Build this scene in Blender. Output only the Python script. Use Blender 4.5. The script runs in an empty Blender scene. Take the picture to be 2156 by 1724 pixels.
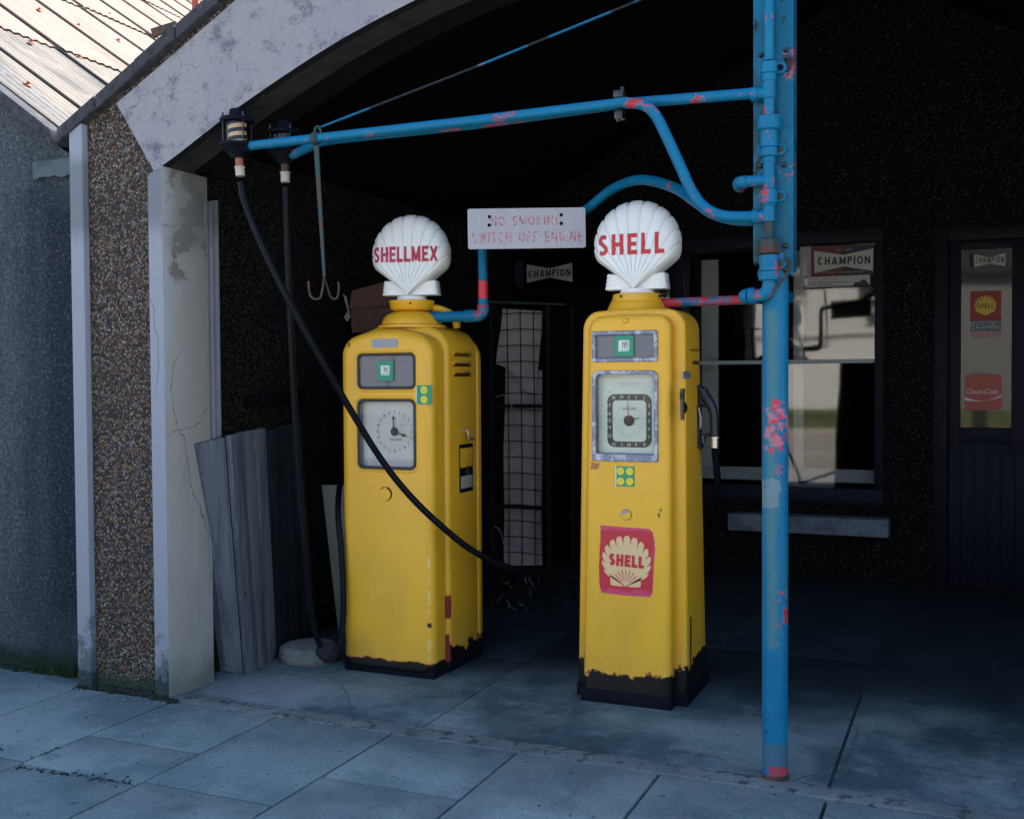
import bpy, bmesh, math, random
from mathutils import Vector, Matrix, noise
R = math.radians
random.seed(7)
scene = bpy.context.scene
COL = scene.collection

# ------------------------------------------------------------ camera
FOC, CAMH, PW, PH = 2255.0, 1.5, 2156.0, 1724.0
pitch = -math.atan(62 / FOC); yaw = math.atan(972 / FOC); roll = 0.006
D_ = Vector((-math.sin(yaw) * math.cos(pitch), math.cos(yaw) * math.cos(pitch), math.sin(pitch)))
r0 = Vector((math.cos(yaw), math.sin(yaw), 0)); u0 = r0.cross(D_)
R_ = math.cos(roll) * r0 - math.sin(roll) * u0
U_ = math.cos(roll) * u0 + math.sin(roll) * r0
CAM = Vector((0, 0, CAMH))
cd = bpy.data.cameras.new('camera'); cam = bpy.data.objects.new('camera', cd); COL.objects.link(cam)
m = Matrix.Identity(4)
for i, a in enumerate((R_, U_, -D_)):
    for k in range(3): m[k][i] = a[k]
for k in range(3): m[k][3] = CAM[k]
cam.matrix_world = m
cd.sensor_width = 36; cd.lens = FOC / PW * 36
cd.clip_start = 0.05; cd.clip_end = 500
cd.dof.use_dof = True; cd.dof.focus_distance = 4.9; cd.dof.aperture_fstop = 5.6
scene.camera = cam

def ray(px, py): return D_ + R_ * ((px - 1078) / FOC) + U_ * ((862 - py) / FOC)
def P(px, py, Y):                       # a point seen at (px,py) standing at depth Y from the road
    v = ray(px, py); return CAM + v * (Y / v.y)
def PX(px, py, X): v = ray(px, py); return CAM + v * (X / v.x)

# ------------------------------------------------------------ world, sun, exposure
SUN_EL, SUN_AZ = R(46), R(22)           # azimuth from +Y towards +X
w = bpy.data.worlds.new('World'); scene.world = w; w.use_nodes = True
nt = w.node_tree; nt.nodes.clear()
sky = nt.nodes.new('ShaderNodeTexSky'); sky.sky_type = 'NISHITA'; sky.sun_disc = False
sky.sun_elevation = SUN_EL; sky.sun_rotation = SUN_AZ; sky.dust_density = 1.2; sky.ozone_density = 0.6
bg = nt.nodes.new('ShaderNodeBackground'); bg.inputs['Strength'].default_value = 0.068
wo = nt.nodes.new('ShaderNodeOutputWorld')
nt.links.new(sky.outputs[0], bg.inputs[0]); nt.links.new(bg.outputs[0], wo.inputs[0])
sl = bpy.data.lights.new('sun', 'SUN'); sl.energy = 3.4; sl.angle = R(0.5); sl.color = (1, .93, .82)
so = bpy.data.objects.new('sun', sl); COL.objects.link(so)
sd = Vector((math.sin(SUN_AZ) * math.cos(SUN_EL), math.cos(SUN_AZ) * math.cos(SUN_EL), math.sin(SUN_EL)))
so.rotation_euler = sd.to_track_quat('Z', 'Y').to_euler(); so.location = (0, 0, 20)
vs = scene.view_settings
vs.view_transform = 'Standard'; vs.look = 'None'; vs.gamma = 1; vs.use_curve_mapping = False
vs.exposure = 2.88

# ------------------------------------------------------------ materials
def L(h):
    h = h.lstrip('#'); c = [int(h[i:i + 2], 16) / 255 for i in (0, 2, 4)]
    return tuple(x / 12.92 if x <= .04045 else ((x + .055) / 1.055) ** 2.4 for x in c) + (1,)
def C3(r, g, b): return (r, g, b, 1)

class M:
    """small node builder: base colour, then layers mixed over it"""
    def __init__(s, name, base, rough=.6, metal=0, spec=.5):
        s.m = bpy.data.materials.new(name); s.m.use_nodes = True
        s.t = s.m.node_tree; s.n = s.t.nodes; s.l = s.t.links
        s.b = s.n['Principled BSDF']
        s.b.inputs['Roughness'].default_value = rough; s.b.inputs['Metallic'].default_value = metal
        s.b.inputs['Specular IOR Level'].default_value = spec
        s.co = s.n.new('ShaderNodeTexCoord').outputs['Object']
        rgb = s.n.new('ShaderNodeRGB'); rgb.outputs[0].default_value = base
        s.c = rgb.outputs[0]; s.r = None; s.rough = rough
        s.nrm = None; s.set()
    def set(s): s.l.new(s.c, s.b.inputs['Base Color'])
    def vec(s, sc=(1, 1, 1), off=(0, 0, 0)):
        mp = s.n.new('ShaderNodeMapping'); s.l.new(s.co, mp.inputs[0])
        mp.inputs['Scale'].default_value = sc; mp.inputs['Location'].default_value = off
        return mp.outputs[0]
    def ramp(s, f, lo, hi):
        r = s.n.new('ShaderNodeMapRange'); r.clamp = True
        s.l.new(f, r.inputs[0]); r.inputs[1].default_value = lo; r.inputs[2].default_value = hi
        r.interpolation_type = 'SMOOTHSTEP' if hi > lo else 'LINEAR'
        return r.outputs[0]
    def noise(s, scale, det=4, st=(1, 1, 1), off=(0, 0, 0), rgh=.6, dist=0):
        t = s.n.new('ShaderNodeTexNoise'); s.l.new(s.vec(st, off), t.inputs['Vector'])
        t.inputs['Scale'].default_value = scale; t.inputs['Detail'].default_value = det
        t.inputs['Roughness'].default_value = rgh; t.inputs['Distortion'].default_value = dist
        return t.outputs[0]
    def math(s, op, a, b=None):
        q = s.n.new('ShaderNodeMath'); q.operation = op
        for i, v in enumerate((a, b)):
            if v is None: continue
            if hasattr(v, 'links') or hasattr(v, 'is_linked'): s.l.new(v, q.inputs[i])
            else: q.inputs[i].default_value = v
        return q.outputs[0]
    def xyz(s):
        q = s.n.new('ShaderNodeSeparateXYZ'); s.l.new(s.co, q.inputs[0]); return q.outputs
    def mix(s, col, fac, k=1.0):
        q = s.n.new('ShaderNodeMix'); q.data_type = 'RGBA'
        if k != 1.0: fac = s.math('MULTIPLY', fac, k)
        s.l.new(fac, q.inputs[0]); s.l.new(s.c, q.inputs[6])
        if hasattr(col, 'links') or hasattr(col, 'is_linked'): s.l.new(col, q.inputs[7])
        else: q.inputs[7].default_value = col
        s.c = q.outputs[2]; s.set(); return s
    def spot(s, col, scale, lo, hi, k=1.0, **kw):     # noise patches
        return s.mix(col, s.ramp(s.noise(scale, **kw), lo, hi), k)
    def zjag(s, col, z0, amp, scale, soft=.006, axis=2, sign=1, k=1.0):   # below z0 (ragged edge)
        z = s.xyz()[axis]
        n = s.math('MULTIPLY', s.math('SUBTRACT', s.noise(scale, det=6, rgh=.7), .5), amp)
        v = s.math('ADD', z, n)
        if sign < 0: v = s.math('MULTIPLY', v, -1.0)
        f = s.ramp(v, (z0 if sign > 0 else -z0) - soft, (z0 if sign > 0 else -z0) + soft)
        return s.mix(col, s.math('SUBTRACT', 1.0, f), k)
    def box(s, col, x=None, y=None, z=None, amp=.02, scale=30, soft=.004, k=1.0, sp=None):   # ragged patch in a box
        o = s.xyz(); f = None
        for i, rg in enumerate((x, y, z)):
            if rg is None: continue
            n = s.math('MULTIPLY', s.math('SUBTRACT', s.noise(scale, det=5, off=(i * 7.3, 1.7 * i, 3.1), rgh=.65), .5), amp)
            v = s.math('ADD', o[i], n)
            a = s.math('MULTIPLY', s.ramp(v, rg[0] - soft, rg[0] + soft), s.math('SUBTRACT', 1.0, s.ramp(v, rg[1] - soft, rg[1] + soft)))
            f = a if f is None else s.math('MULTIPLY', f, a)
        if sp: f = s.math('MULTIPLY', f, s.ramp(s.noise(sp[0], det=6, rgh=.65, off=(8, 2, 5)), sp[1], sp[1] + .015))
        return s.mix(col, f, k)
    def vor(s, scale, feat='F1', st=(1, 1, 1), out='Distance', warp=0):
        t = s.n.new('ShaderNodeTexVoronoi'); t.feature = feat; t.inputs['Scale'].default_value = scale
        v = s.vec(st)
        if warp:
            nn = s.n.new('ShaderNodeTexNoise'); s.l.new(v, nn.inputs['Vector']); nn.inputs['Scale'].default_value = scale * 1.5
            nn.inputs['Detail'].default_value = 5
            q = s.n.new('ShaderNodeVectorMath'); q.operation = 'MULTIPLY_ADD'
            s.l.new(nn.outputs['Color'], q.inputs[0]); q.inputs[1].default_value = (warp,) * 3; s.l.new(v, q.inputs[2])
            v = q.outputs[0]
        s.l.new(v, t.inputs['Vector']); return t.outputs[out]
    def cracks(s, col, scale, width, k=1.0, warp=.3, gate=None):
        f = s.math('SUBTRACT', 1.0, s.ramp(s.vor(scale, 'DISTANCE_TO_EDGE', warp=warp), 0.0, width))
        if gate: f = s.math('MULTIPLY', f, s.ramp(s.noise(gate, det=2, off=(5, 5, 5)), .48, .6))
        return s.mix(col, f, k)
    def bump(s, h, strength=.3, dist=.004):
        q = s.n.new('ShaderNodeBump'); q.inputs['Strength'].default_value = strength; q.inputs['Distance'].default_value = dist
        s.l.new(h, q.inputs['Height'])
        if s.nrm: s.l.new(s.nrm, q.inputs['Normal'])
        s.nrm = q.outputs[0]; s.l.new(s.nrm, s.b.inputs['Normal']); return s
    def grain(s, amt=.08, scale=260):
        """fine tonal variation of the paint itself"""
        f = s.ramp(s.noise(scale, det=2), .2, .8)
        q = s.n.new('ShaderNodeMix'); q.data_type = 'RGBA'; q.blend_type = 'MULTIPLY'; q.inputs[0].default_value = 1
        mr = s.n.new('ShaderNodeMapRange'); s.l.new(f, mr.inputs[0]); mr.inputs[3].default_value = 1 - amt; mr.inputs[4].default_value = 1 + amt
        s.l.new(s.c, q.inputs[6]); s.l.new(mr.outputs[0], q.inputs[7]); s.c = q.outputs[2]; s.set(); return s
    def roughvar(s, a, b, scale=8):
        mr = s.n.new('ShaderNodeMapRange'); s.l.new(s.noise(scale), mr.inputs[0]); mr.inputs[1].default_value = .3; mr.inputs[2].default_value = .7
        mr.inputs[3].default_value = a; mr.inputs[4].default_value = b; s.l.new(mr.outputs[0], s.b.inputs['Roughness']); return s

def colramp(mm, fac, stops):
    q = mm.n.new('ShaderNodeValToRGB'); mm.l.new(fac, q.inputs[0]); e = q.color_ramp.elements
    e[0].position, e[0].color = stops[0]; e[1].position, e[1].color = stops[1]
    for p_, c_ in stops[2:]:
        x = e.new(p_); x.color = c_
    q.color_ramp.interpolation = 'CONSTANT'
    return q.outputs[0]

K = {}
def simple(name, col, rough=.6, metal=0, spec=.5, grain=0):
    mm = M(name, col, rough, metal, spec)
    if grain: mm.grain(grain)
    K[name] = mm.m; return mm

RUST = C3(.06, .022, .012); REDOX = C3(.22, .02, .02); BLK = C3(.008, .008, .01)
YEL = C3(.80, .425, .022)
def yellow(name, jag, amp, extra=None):
    y = M(name, YEL, .36, 0, .45)
    y.spot(C3(.84, .44, .035), 3.2, .45, .75, .6)
    y.spot(C3(.66, .34, .03), 5, .55, .8, .5, st=(1, 1, .35))
    y.spot(C3(.52, .36, .12), 7, .60, .85, .55, st=(2.2, 2.2, .25), off=(2, 0, 0)).spot(C3(.34, .19, .03), 2.4, .55, .8, .35, det=6, st=(1.6, 1.6, .5), off=(7, 1, 3))       # dusty run marks
    y.spot(RUST, 34, .735, .75, .9, det=3, rgh=.7)                              # tiny chips
    y.spot(C3(.50, .27, .03), 130, .60, .72, .35, det=2).spot(C3(.45, .24, .05), 1.8, .52, .75, .35, det=5, st=(1, 1, .5), off=(3, 3, 3)).grain(.09, 300)
    y.zjag(C3(.45, .30, .10), jag + .10, .10, 9, .06, k=.15)
    y.zjag(REDOX, jag + .004, amp, 12, .002, k=.9)
    y.zjag(C3(.004, .0035, .004), jag, amp, 12, .003)
    if extra: extra(y)
    y.bump(y.noise(90, det=2), .07, .002).bump(y.noise(5, det=2), .25, .008)
    K[name] = y.m
yellow('yellow_a_front', .076, .06, lambda y: (y.box(BLK, x=(.222, .243), z=(.262, .285), amp=.01), y.box(C3(.75, .7, .5), x=(.226, .236), z=(.1, .62), amp=.016, scale=40, k=.4, sp=(30, .50)), y.box(RUST, x=(-.226, -.215), z=(1.676, 1.698), amp=.012), y.box(C3(.12,.1,.09), x=(-.31, -.22), z=(1.715, 1.75), amp=.05, scale=25)))
yellow('yellow_a_side', .125, .26, lambda y: (
    y.box(REDOX, y=(-.19, -.115), z=(.28, .40), amp=.035, scale=22), y.box(REDOX, y=(-.19, -.12), z=(.05, .2), amp=.05, scale=22),
    y.box(RUST, y=(-.07, .10), x=(.2, .4), z=(1.630, 1.642), amp=.022, scale=60), y.box(RUST, y=(-.07, .11), x=(.2, .4), z=(1.575, 1.59), amp=.026, scale=60),
    y.box(RUST, y=(-.07, .11), x=(.2, .4), z=(1.522, 1.54), amp=.03, scale=60)))
yellow('yellow_b_front', .138, .20, lambda y: (y.box(C3(.28, .07, .03), x=(-.165, -.125), z=(1.085, 1.115), amp=.04, scale=40, k=.8), y.box(RUST, x=(.155, .165), z=(.875, .895), amp=.02, scale=60), y.box(C3(.05, .03, .02), x=(.165, .172), z=(.90, .915), amp=.012, scale=60)))
yellow('yellow_b_side', .175, .26, lambda y: (
    y.box(BLK, x=(.15, .4), y=(-.115, -.085), z=(.05, .40), amp=.03, scale=20), y.box(BLK, x=(.1, .4), y=(-.04, .3), z=(.0, .2), amp=.08, scale=14),
    y.box(BLK, x=(.15, .4), y=(-.05, .10), z=(1.568, 1.583), amp=.04, scale=45), y.box(RUST, x=(.15, .4), y=(-.10, .12), z=(1.630, 1.638), amp=.016, scale=60)))
yellow('yellow_top', -.5, .01)

def blue(name, red, redk=.9, col=C3(.001, .130, .262), sc=16, seed=0):
    b = M(name, col, .5, 0, .22)
    b.spot(C3(.002, .160, .295), 6, .45, .7, .6, off=(seed, 0, 0))
    b.spot(C3(.03, .16, .16), 7, .60, .72, .5, st=(1, 1, .3), off=(seed, 3, 0))
    big = b.noise(sc * .55, det=3, rgh=.5, off=(seed, 1, 1)); fine = b.noise(sc * 4.5, det=5, rgh=.7, off=(seed, 9, 1))
    v_ = b.math('ADD', b.math('MULTIPLY', big, .62), b.math('MULTIPLY', fine, .38))
    t0 = .5 + (red - .5) * .62
    b.mix(C3(.33, .12, .15), b.ramp(v_, t0 - .012, t0 - .004), redk); b.mix(C3(.40, .016, .026), b.ramp(v_, t0 + .004, t0 + .012), redk)
    b.spot(C3(.02, .06, .09), 40, .60, .68, .6, det=5, off=(seed, 7, 7)); b.grain(.09, 300); b.bump(b.noise(60, det=3), .25, .002)
    K[name] = b.m; return b
blue('blue_pipe', .69, seed=2.2)
blue('blue_pipe_red', .65, seed=5)
blue('blue_fitting', .66, sc=26)
blue('blue_dark', .70, col=C3(.006, .10, .25), sc=20)
b = blue('blue_rod', .80, col=C3(.001, .10, .20)); b.spot(C3(.01, .012, .015), 3, .50, .54, .95, off=(1, 1, 1))
b = blue('red_pipe', .46, col=C3(.02, .10, .22), sc=20)
b = blue('blue_pole', .70, sc=14, seed=1)
b.box(C3(.07, .17, .16), x=(-.022, .012), z=(.5, 1.75), amp=.03, scale=9, soft=.014, k=.75)
b.box(C3(.16, .22, .25), x=(-.06, .025), y=(-.1, .03), z=(1.02, 1.13), amp=.08, scale=14, soft=.004, k=.8, sp=(16, .40))
b.box(C3(.55, .03, .05), x=(-.01, .04), z=(1.22, 1.42), amp=.10, scale=20, k=.9, sp=(34, .47))
b.box(C3(.50, .16, .20), x=(-.03, .05), z=(1.24, 1.40), amp=.12, scale=20, k=.75, sp=(26, .50))
b.box(C3(.45, .04, .05), z=(.0, .06), x=(-.02, .06), amp=.05, k=.9, sp=(22, .42))
b.box(C3(.07, .12, .15), z=(.05, .14), amp=.08, scale=18, k=.7)
b = blue('blue_channel', .70, col=C3(.001, .088, .165), sc=14, seed=3)
b.spot(C3(.010, .045, .045), 7, .50, .62, .85, st=(1, 1, .35)).spot(C3(.006, .010, .010), 13, .58, .63, .9, st=(1, 1, .5), det=6)
b = M('teal_rusty', C3(0.00825, 0.0385, 0.04125), .7); b.spot(RUST, 14, .5, .6, .9); K['teal_rusty'] = b.m
b = M('rusty_metal', C3(.07, .035, .025), .8); b.spot(C3(.03, .02, .02), 20, .45, .6); K['rusty_metal'] = b.m

# masonry
wp = M('white_paint_concrete', C3(0.2552, 0.2562, 0.2743), .85, 0, .2)
wp.spot(C3(.23, .225, .28), 2.2, .4, .7, .8).spot(C3(.11, .105, .14), 7, .51, .63, .85, det=9, rgh=.8).spot(C3(.22, .215, .26), 30, .55, .66, .6, det=5, off=(4, 1, 0))
wp.spot(C3(.10, .10, .12), 55, .66, .70, .7, det=3).cracks(C3(.12, .12, .13), 1.3, .006, .8, .5, gate=.9)
wp.grain(.08, 200); wp.bump(wp.noise(45, det=5), .35, .004); K['white_beam'] = wp.m
wp = M('white_render', C3(0.264, 0.272, 0.32), .85, 0, .2)
wp.spot(C3(.25, .275, .32), 3, .4, .7, .7, st=(1, 1, .4)).spot(C3(.26, .27, .28), 6, .58, .75, .6, st=(1.5, 1.5, .3))
wp.cracks(C3(.10, .10, .11), 1.1, .005, .8, .45, gate=.8)
wp.zjag(C3(.05, .075, .085), .22, 1.1, 9, .10, k=.75).zjag(C3(.02, .035, .035), .10, .5, 22, .02, k=.8)
wp.box(C3(.08, .09, .09), z=(2.22, 2.6), amp=.35, scale=4, soft=.08, k=.55)
wp.grain(.07, 200); wp.bump(wp.noise(30, det=5), .3, .004); K['white_render'] = wp.m
wp = M('warm_lit_render', C3(0.3526, 0.3321, 0.3034), .85, 0, .2)
wp.spot(C3(.40, .41, .42), 2.4, .4, .65, .8, st=(1, 1, .5)).cracks(C3(.10, .09, .08), 1.25, .005, .85, .45, gate=.9)
wp.spot(C3(.20, .21, .21), 5, .56, .72, .55, st=(1, 1, .35), det=6, off=(2, 2, 9)); wp.box(C3(.06, .06, .06), y=(.03, .26), z=(2.0, 2.6), amp=.30, scale=9, soft=.03, k=.6, sp=(7, .47))
wp.box(C3(.20, .20, .19), y=(.05, .3), z=(2.15, 2.6), amp=.15, scale=7, soft=.06, k=.6)
wp.zjag(C3(.10, .13, .11), .12, .30, 8, .09, k=.6).grain(.07, 200); wp.bump(wp.noise(30, det=5), .3, .004); K['warm_lit_render'] = wp.m
def pebble(name, dark=1.0, tint=(1, 1, 1)):
    p = M(name, C3(.09, .08, .08), .85, 0, .3 if dark > .5 else .06)
    vc = p.vor(98, out='Color'); q = p.n.new('ShaderNodeSeparateColor'); p.l.new(vc, q.inputs[0])
    def d(r, g, b_): return C3(r * dark * tint[0], g * dark * tint[1], b_ * dark * tint[2])
    cr = colramp(p, q.outputs[0], [(0, d(.045, .028, .018)), (.16, d(.17, .085, .035)), (.30, d(.055, .052, .05)), (.44, d(.25, .15, .075)), (.56, d(.23, .22, .20)), (.68, d(.09, .07, .06)), (.80, d(.30, .22, .16)), (.90, d(.02, .02, .02)), (.95, d(.38, .36, .33))])
    p.c = cr; p.set()
    dd = p.vor(98)
    p.mix(d(.028, .026, .03), p.ramp(dd, .42, .68), .9)
    p.spot(d(.04, .038, .042), 3.2, .45, .75, .5)
    p.spot(d(.17, .18, .21), 22, .58, .66, .6, det=5)
    inv = p.math('SUBTRACT', 1.0, dd); p.bump(inv, .9, .008); K[name] = p; return p
p = pebble('pebbledash', .68); p.zjag(C3(.02, .035, .02), .07, .12, 9, .04, k=.9)
K['pebbledash'] = p.m
K['pebbledash_inner'] = pebble('pebbledash_inner', .15, (.8, 1.0, 1.05)).m  # pebbledash copy darkened: shade inside the canopy put into its colour
pbk = M('pebbledash_back', C3(.0025, .0035, .004), .85, 0, .1)  # back wall version, near black: the interior's gloom put into the colour
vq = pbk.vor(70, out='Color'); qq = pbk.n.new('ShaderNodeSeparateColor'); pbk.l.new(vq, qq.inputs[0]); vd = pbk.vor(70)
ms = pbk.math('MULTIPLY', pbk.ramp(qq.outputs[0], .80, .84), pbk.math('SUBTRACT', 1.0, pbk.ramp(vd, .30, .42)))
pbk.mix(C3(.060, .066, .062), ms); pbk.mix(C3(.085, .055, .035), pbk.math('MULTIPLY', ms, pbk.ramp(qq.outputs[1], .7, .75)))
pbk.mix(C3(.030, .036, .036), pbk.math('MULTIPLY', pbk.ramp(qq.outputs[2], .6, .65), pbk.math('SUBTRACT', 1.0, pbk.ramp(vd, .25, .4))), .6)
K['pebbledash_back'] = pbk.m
rc = M('roughcast', C3(0.0606, 0.0697, 0.0833), .95, 0, .1)
rc.spot(C3(0.17, 0.1913, 0.2125), 48, .54, .64, .85, det=5, rgh=.8).spot(C3(0.0255, 0.034, 0.0425), 60, .50, .60, .85, det=5, rgh=.8, off=(3, 3, 3))
rc.spot(C3(.02, .035, .042), 3.0, .46, .66, .75, det=7, rgh=.7, st=(1.6, 1, .35)).spot(C3(.20, .22, .25), 120, .63, .70, .8, det=2)
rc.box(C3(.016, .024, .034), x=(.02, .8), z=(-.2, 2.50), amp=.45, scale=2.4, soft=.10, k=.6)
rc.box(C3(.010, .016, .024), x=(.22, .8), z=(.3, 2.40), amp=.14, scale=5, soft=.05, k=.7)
rc.spot(C3(0.17, 0.1955, 0.221), 60, .54, .62, .38, det=5, rgh=.8, off=(6, 1, 2)).spot(C3(0.0068, 0.0119, 0.017), 34, .54, .62, .6, det=5, rgh=.8, off=(1, 8, 2)).zjag(C3(0.02125, 0.034, 0.03825), .45, .7, 3, .2, k=.25).spot(C3(.15, .165, .18), 42, .56, .63, .5, det=5, rgh=.8, off=(2, 7, 5)).zjag(C3(0.0119, 0.0221, 0.0119), .10, .12, 8, .05, k=.9)
rc.bump(rc.noise(70, det=4), .8, .01); K['roughcast'] = rc.m
dc = M('dark_coping', C3(.045, .048, .058), .9, 0, .2)
dc.spot(C3(.10, .105, .12), 10, .5, .7, .7, det=6).spot(C3(.02, .022, .025), 25, .5, .65, .8).grain(.12, 150)
dc.bump(dc.noise(30, det=5), .5, .006); K['dark_coping'] = dc.m
cf = M('cement', C3(.085, .11, .13), .9, 0, .2); cf.spot(C3(.04, .055, .065), 6, .45, .65, .8, det=6); cf.bump(cf.noise(20, det=5), .4, .006); K['cement'] = cf.m
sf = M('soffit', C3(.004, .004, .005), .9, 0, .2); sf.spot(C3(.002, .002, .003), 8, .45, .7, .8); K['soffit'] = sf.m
sf = M('soffit_band', C3(0.036, 0.036, 0.0372), .9, 0, .2); sf.spot(C3(0.018, 0.018, 0.0192), 8, .45, .7, .8).box(C3(0.0072, 0.0078, 0.0084), y=(-.08, .035), amp=.02, scale=6, soft=.006, k=.9)  # beam underside copy: shade put into the colour, darkest along its front edge
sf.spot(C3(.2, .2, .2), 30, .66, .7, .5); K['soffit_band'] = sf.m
simple('black_timber', C3(.002, .0025, .004), .9, 0, .1)
simple('interior_black', C3(.0015, .0015, .002), .95, 0, .1)
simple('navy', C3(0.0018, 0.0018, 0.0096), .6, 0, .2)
simple('navy_lit', C3(0.0021, 0.0028, 0.0126), .6, 0, .2)  # lighter copy of navy, the light on it put into its colour

# asbestos roof: weathered lower course, cleaner upper courses
def asb(name, base, stain, k):
    a = M(name, base, .9, 0, .1)
    a.spot(stain, 5, .42, .7, k, det=6, st=(.25, 1, .25)).spot(C3(.16, .15, .14), 42, .60, .70, .6, st=(.12, 1, .12), det=3)
    a.spot(C3(.26, .225, .18), 2.2, .5, .75, .5).grain(.07, 150); a.bump(a.noise(60, det=4), .3, .004); K[name] = a.m
asb('asbestos_low', C3(0.135, 0.1247, 0.1148), C3(0.0675, 0.0688, 0.0697), .9)
asb('asbestos_high', C3(0.188, 0.15, 0.1332), C3(0.136, 0.105, 0.0936), .7)
simple('rust_bolt', C3(.30, .075, .03), .8)
simple('red_post', C3(.35, .07, .035), .7)

# ground
def slabmat(name, c1, c2, c3):
    g = M(name, c1, .88, 0, .25)
    g.spot(c2, 1.6, .38, .62, .9, det=6).spot(c3, 5, .50, .68, .7, det=8, rgh=.75).spot((c2[0] * .6, c2[1] * .6, c2[2] * .6, 1), 3.1, .56, .70, .7, det=9, rgh=.75, off=(9, 4, 1)).spot((c2[0] * .5, c2[1] * .5, c2[2] * .55, 1), 60, .58, .66, .55, det=4)
    g.spot(C3(.02, .035, .045), 24, .67, .70, .8, det=3).spot(C3(.03, .05, .06), 11, .69, .73, .7, det=5, off=(3, 9, 0)).spot(C3(.30, .31, .32), 90, .66, .72, .45, det=2)
    g.grain(.24, 150); g.bump(g.noise(80, det=5), .6, .004); return g
g = slabmat('paving', C3(0.2086, 0.269, 0.2662), C3(0.09582, 0.1483, 0.1588), C3(0.2367, 0.2472, 0.2616)); K['paving'] = g.m
g = slabmat('paving_b', C3(0.186, 0.2472, 0.2476), C3(0.09582, 0.1483, 0.1588), C3(0.2141, 0.2275, 0.2429)); K['paving_b'] = g.m
g = slabmat('paving_c', C3(0.2367, 0.2918, 0.2849), C3(0.124, 0.1731, 0.1822), C3(0.1803, 0.1978, 0.2149)); K['paving_c'] = g.m
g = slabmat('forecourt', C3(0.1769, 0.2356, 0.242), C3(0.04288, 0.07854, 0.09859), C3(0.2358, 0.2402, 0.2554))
g.spot(C3(.010, .028, .038), 1.1, .46, .72, .8, det=6, off=(2.4, 1, 0)).box(C3(.004, .012, .02), y=(5.0, 9), amp=.9, scale=1.2, soft=.45, k=.9)  # stains, then a darkening inward: canopy shade put into the colour
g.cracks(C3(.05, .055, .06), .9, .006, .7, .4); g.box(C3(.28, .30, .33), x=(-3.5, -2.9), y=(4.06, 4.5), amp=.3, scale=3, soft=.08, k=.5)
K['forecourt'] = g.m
g = slabmat('mortar', C3(0.1748, 0.2016, 0.2058), C3(0.1216, 0.1428, 0.1512), C3(0.2204, 0.2436, 0.2352)); g.cracks(C3(0.0228, 0.0294, 0.0336), 7, .035, .8, .5, gate=3)
g.spot(C3(.05, .06, .06), 12, .60, .66, .8); g.mix(C3(.03, .045, .05), g.ramp(g.noise(16, det=6, off=(3, 3, 3)), .55, .60), .8); K['mortar'] = g.m
g = M('joint_dirt', C3(.04, .052, .058), 1, 0, .1); g.spot(C3(.06, .07, .07), 20, .5, .6); K['joint_dirt'] = g.m
g = M('asphalt', C3(.29, .265, .23), .95, 0, .2); g.spot(C3(.25, .23, .20), 60, .45, .6, .8); K['asphalt'] = g.m
simple('road_white', C3(.6, .6, .58), .8)
simple('kerb_stone', C3(.35, .32, .28), .9)
g = M('grass', C3(.028, .045, .016), 1, 0, .1); g.spot(C3(.10, .095, .05), 2.5, .4, .6); K['grass'] = g.m
g = M('weed_green', C3(.018, .045, .012), .9); g.spot(C3(.05, .07, .02), 20, .5, .6); K['weed'] = g.m
simple('moss', C3(.007, .012, .006), 1)
simple('house_white', C3(0.5474, 0.5353, 0.51), .9)
simple('house_grey', C3(0.133, 0.135, 0.1307), .9)
simple('slate', C3(0.0125, 0.0125, 0.01375), .8)
simple('dark_leaf', C3(.02, .04, .015), .95)
simple('yellow_plate', C3(.75, .5, .05), .7)

# pump details
simple('black_gloss', C3(.012, .013, .016), .3)
simple('base_black', C3(.003, .0045, .010), .7, 0, .12)
h = M('hose_rubber', C3(.0012, .003, .006), .5, 0, .16); h.bump(h.noise(40, det=3, st=(1, 1, .2)), .12, .002); K['hose'] = h.m
simple('gasket', C3(.007, .012, .018), .45)
h = M('worn_chrome', C3(.20, .21, .29), .5, .2); h.spot(C3(.52, .53, .60), 24, .50, .58, .85, det=6, rgh=.7).spot(C3(.10, .11, .17), 30, .60, .66, .7, det=5, off=(2, 2, 2)); K['worn_chrome'] = h.m
simple('plate_grey', C3(.27, .28, .33), .45, .3, grain=.2)
h = M('panel_grey', C3(.20, .205, .24), .6, 0, .4); h.grain(.15, 400); K['panel_grey'] = h.m
h = M('dial_white_a', C3(.66, .66, .63), .5); h.spot(C3(.56, .52, .48), 4, .4, .7, .6).box(C3(.42, .43, .46), z=(1.0, 1.10), amp=.04, scale=8, soft=.012, k=.8); K['dial_a'] = h.m
h = M('dial_white_b', C3(.72, .78, .66), .5); h.spot(C3(.60, .68, .60), 5, .4, .7, .7); K['dial_b'] = h.m
simple('ink', C3(.03, .035, .035), .7); simple('ink_soft', C3(.10, .12, .13), .7); simple('dial_dark', C3(.055, .05, .042), .6)
simple('green_sticker', C3(.005, .27, .14), .45); simple('sticker_white', C3(.72, .74, .68), .5); simple('sticker_yellow', C3(.80, .62, .02), .5)
h = M('poster_red', C3(.52, .013, .032), .45); h.box(C3(.58, .05, .15), z=(.808, 2), amp=.05, scale=14, soft=.008, k=.85).box(C3(.58, .05, .15), z=(0, .532), amp=.05, scale=14, soft=.008, k=.85).box(C3(.58, .05, .15), x=(.131, .2), amp=.02, scale=20, k=.7); K['poster_red'] = h.m
simple('poster_cream', C3(.74, .50, .25), .5)
simple('letter_red', C3(.55, .018, .028), .4); simple('steel', C3(.55, .52, .48), .35, .9); simple('gun_grey', C3(.022, .025, .038), .4, .3)
h = M('letter_crimson', C3(.46, .015, .04), .45); h.spot(C3(.5, .02, .12), 9, .45, .6); K['letter_crimson'] = h.m
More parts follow.
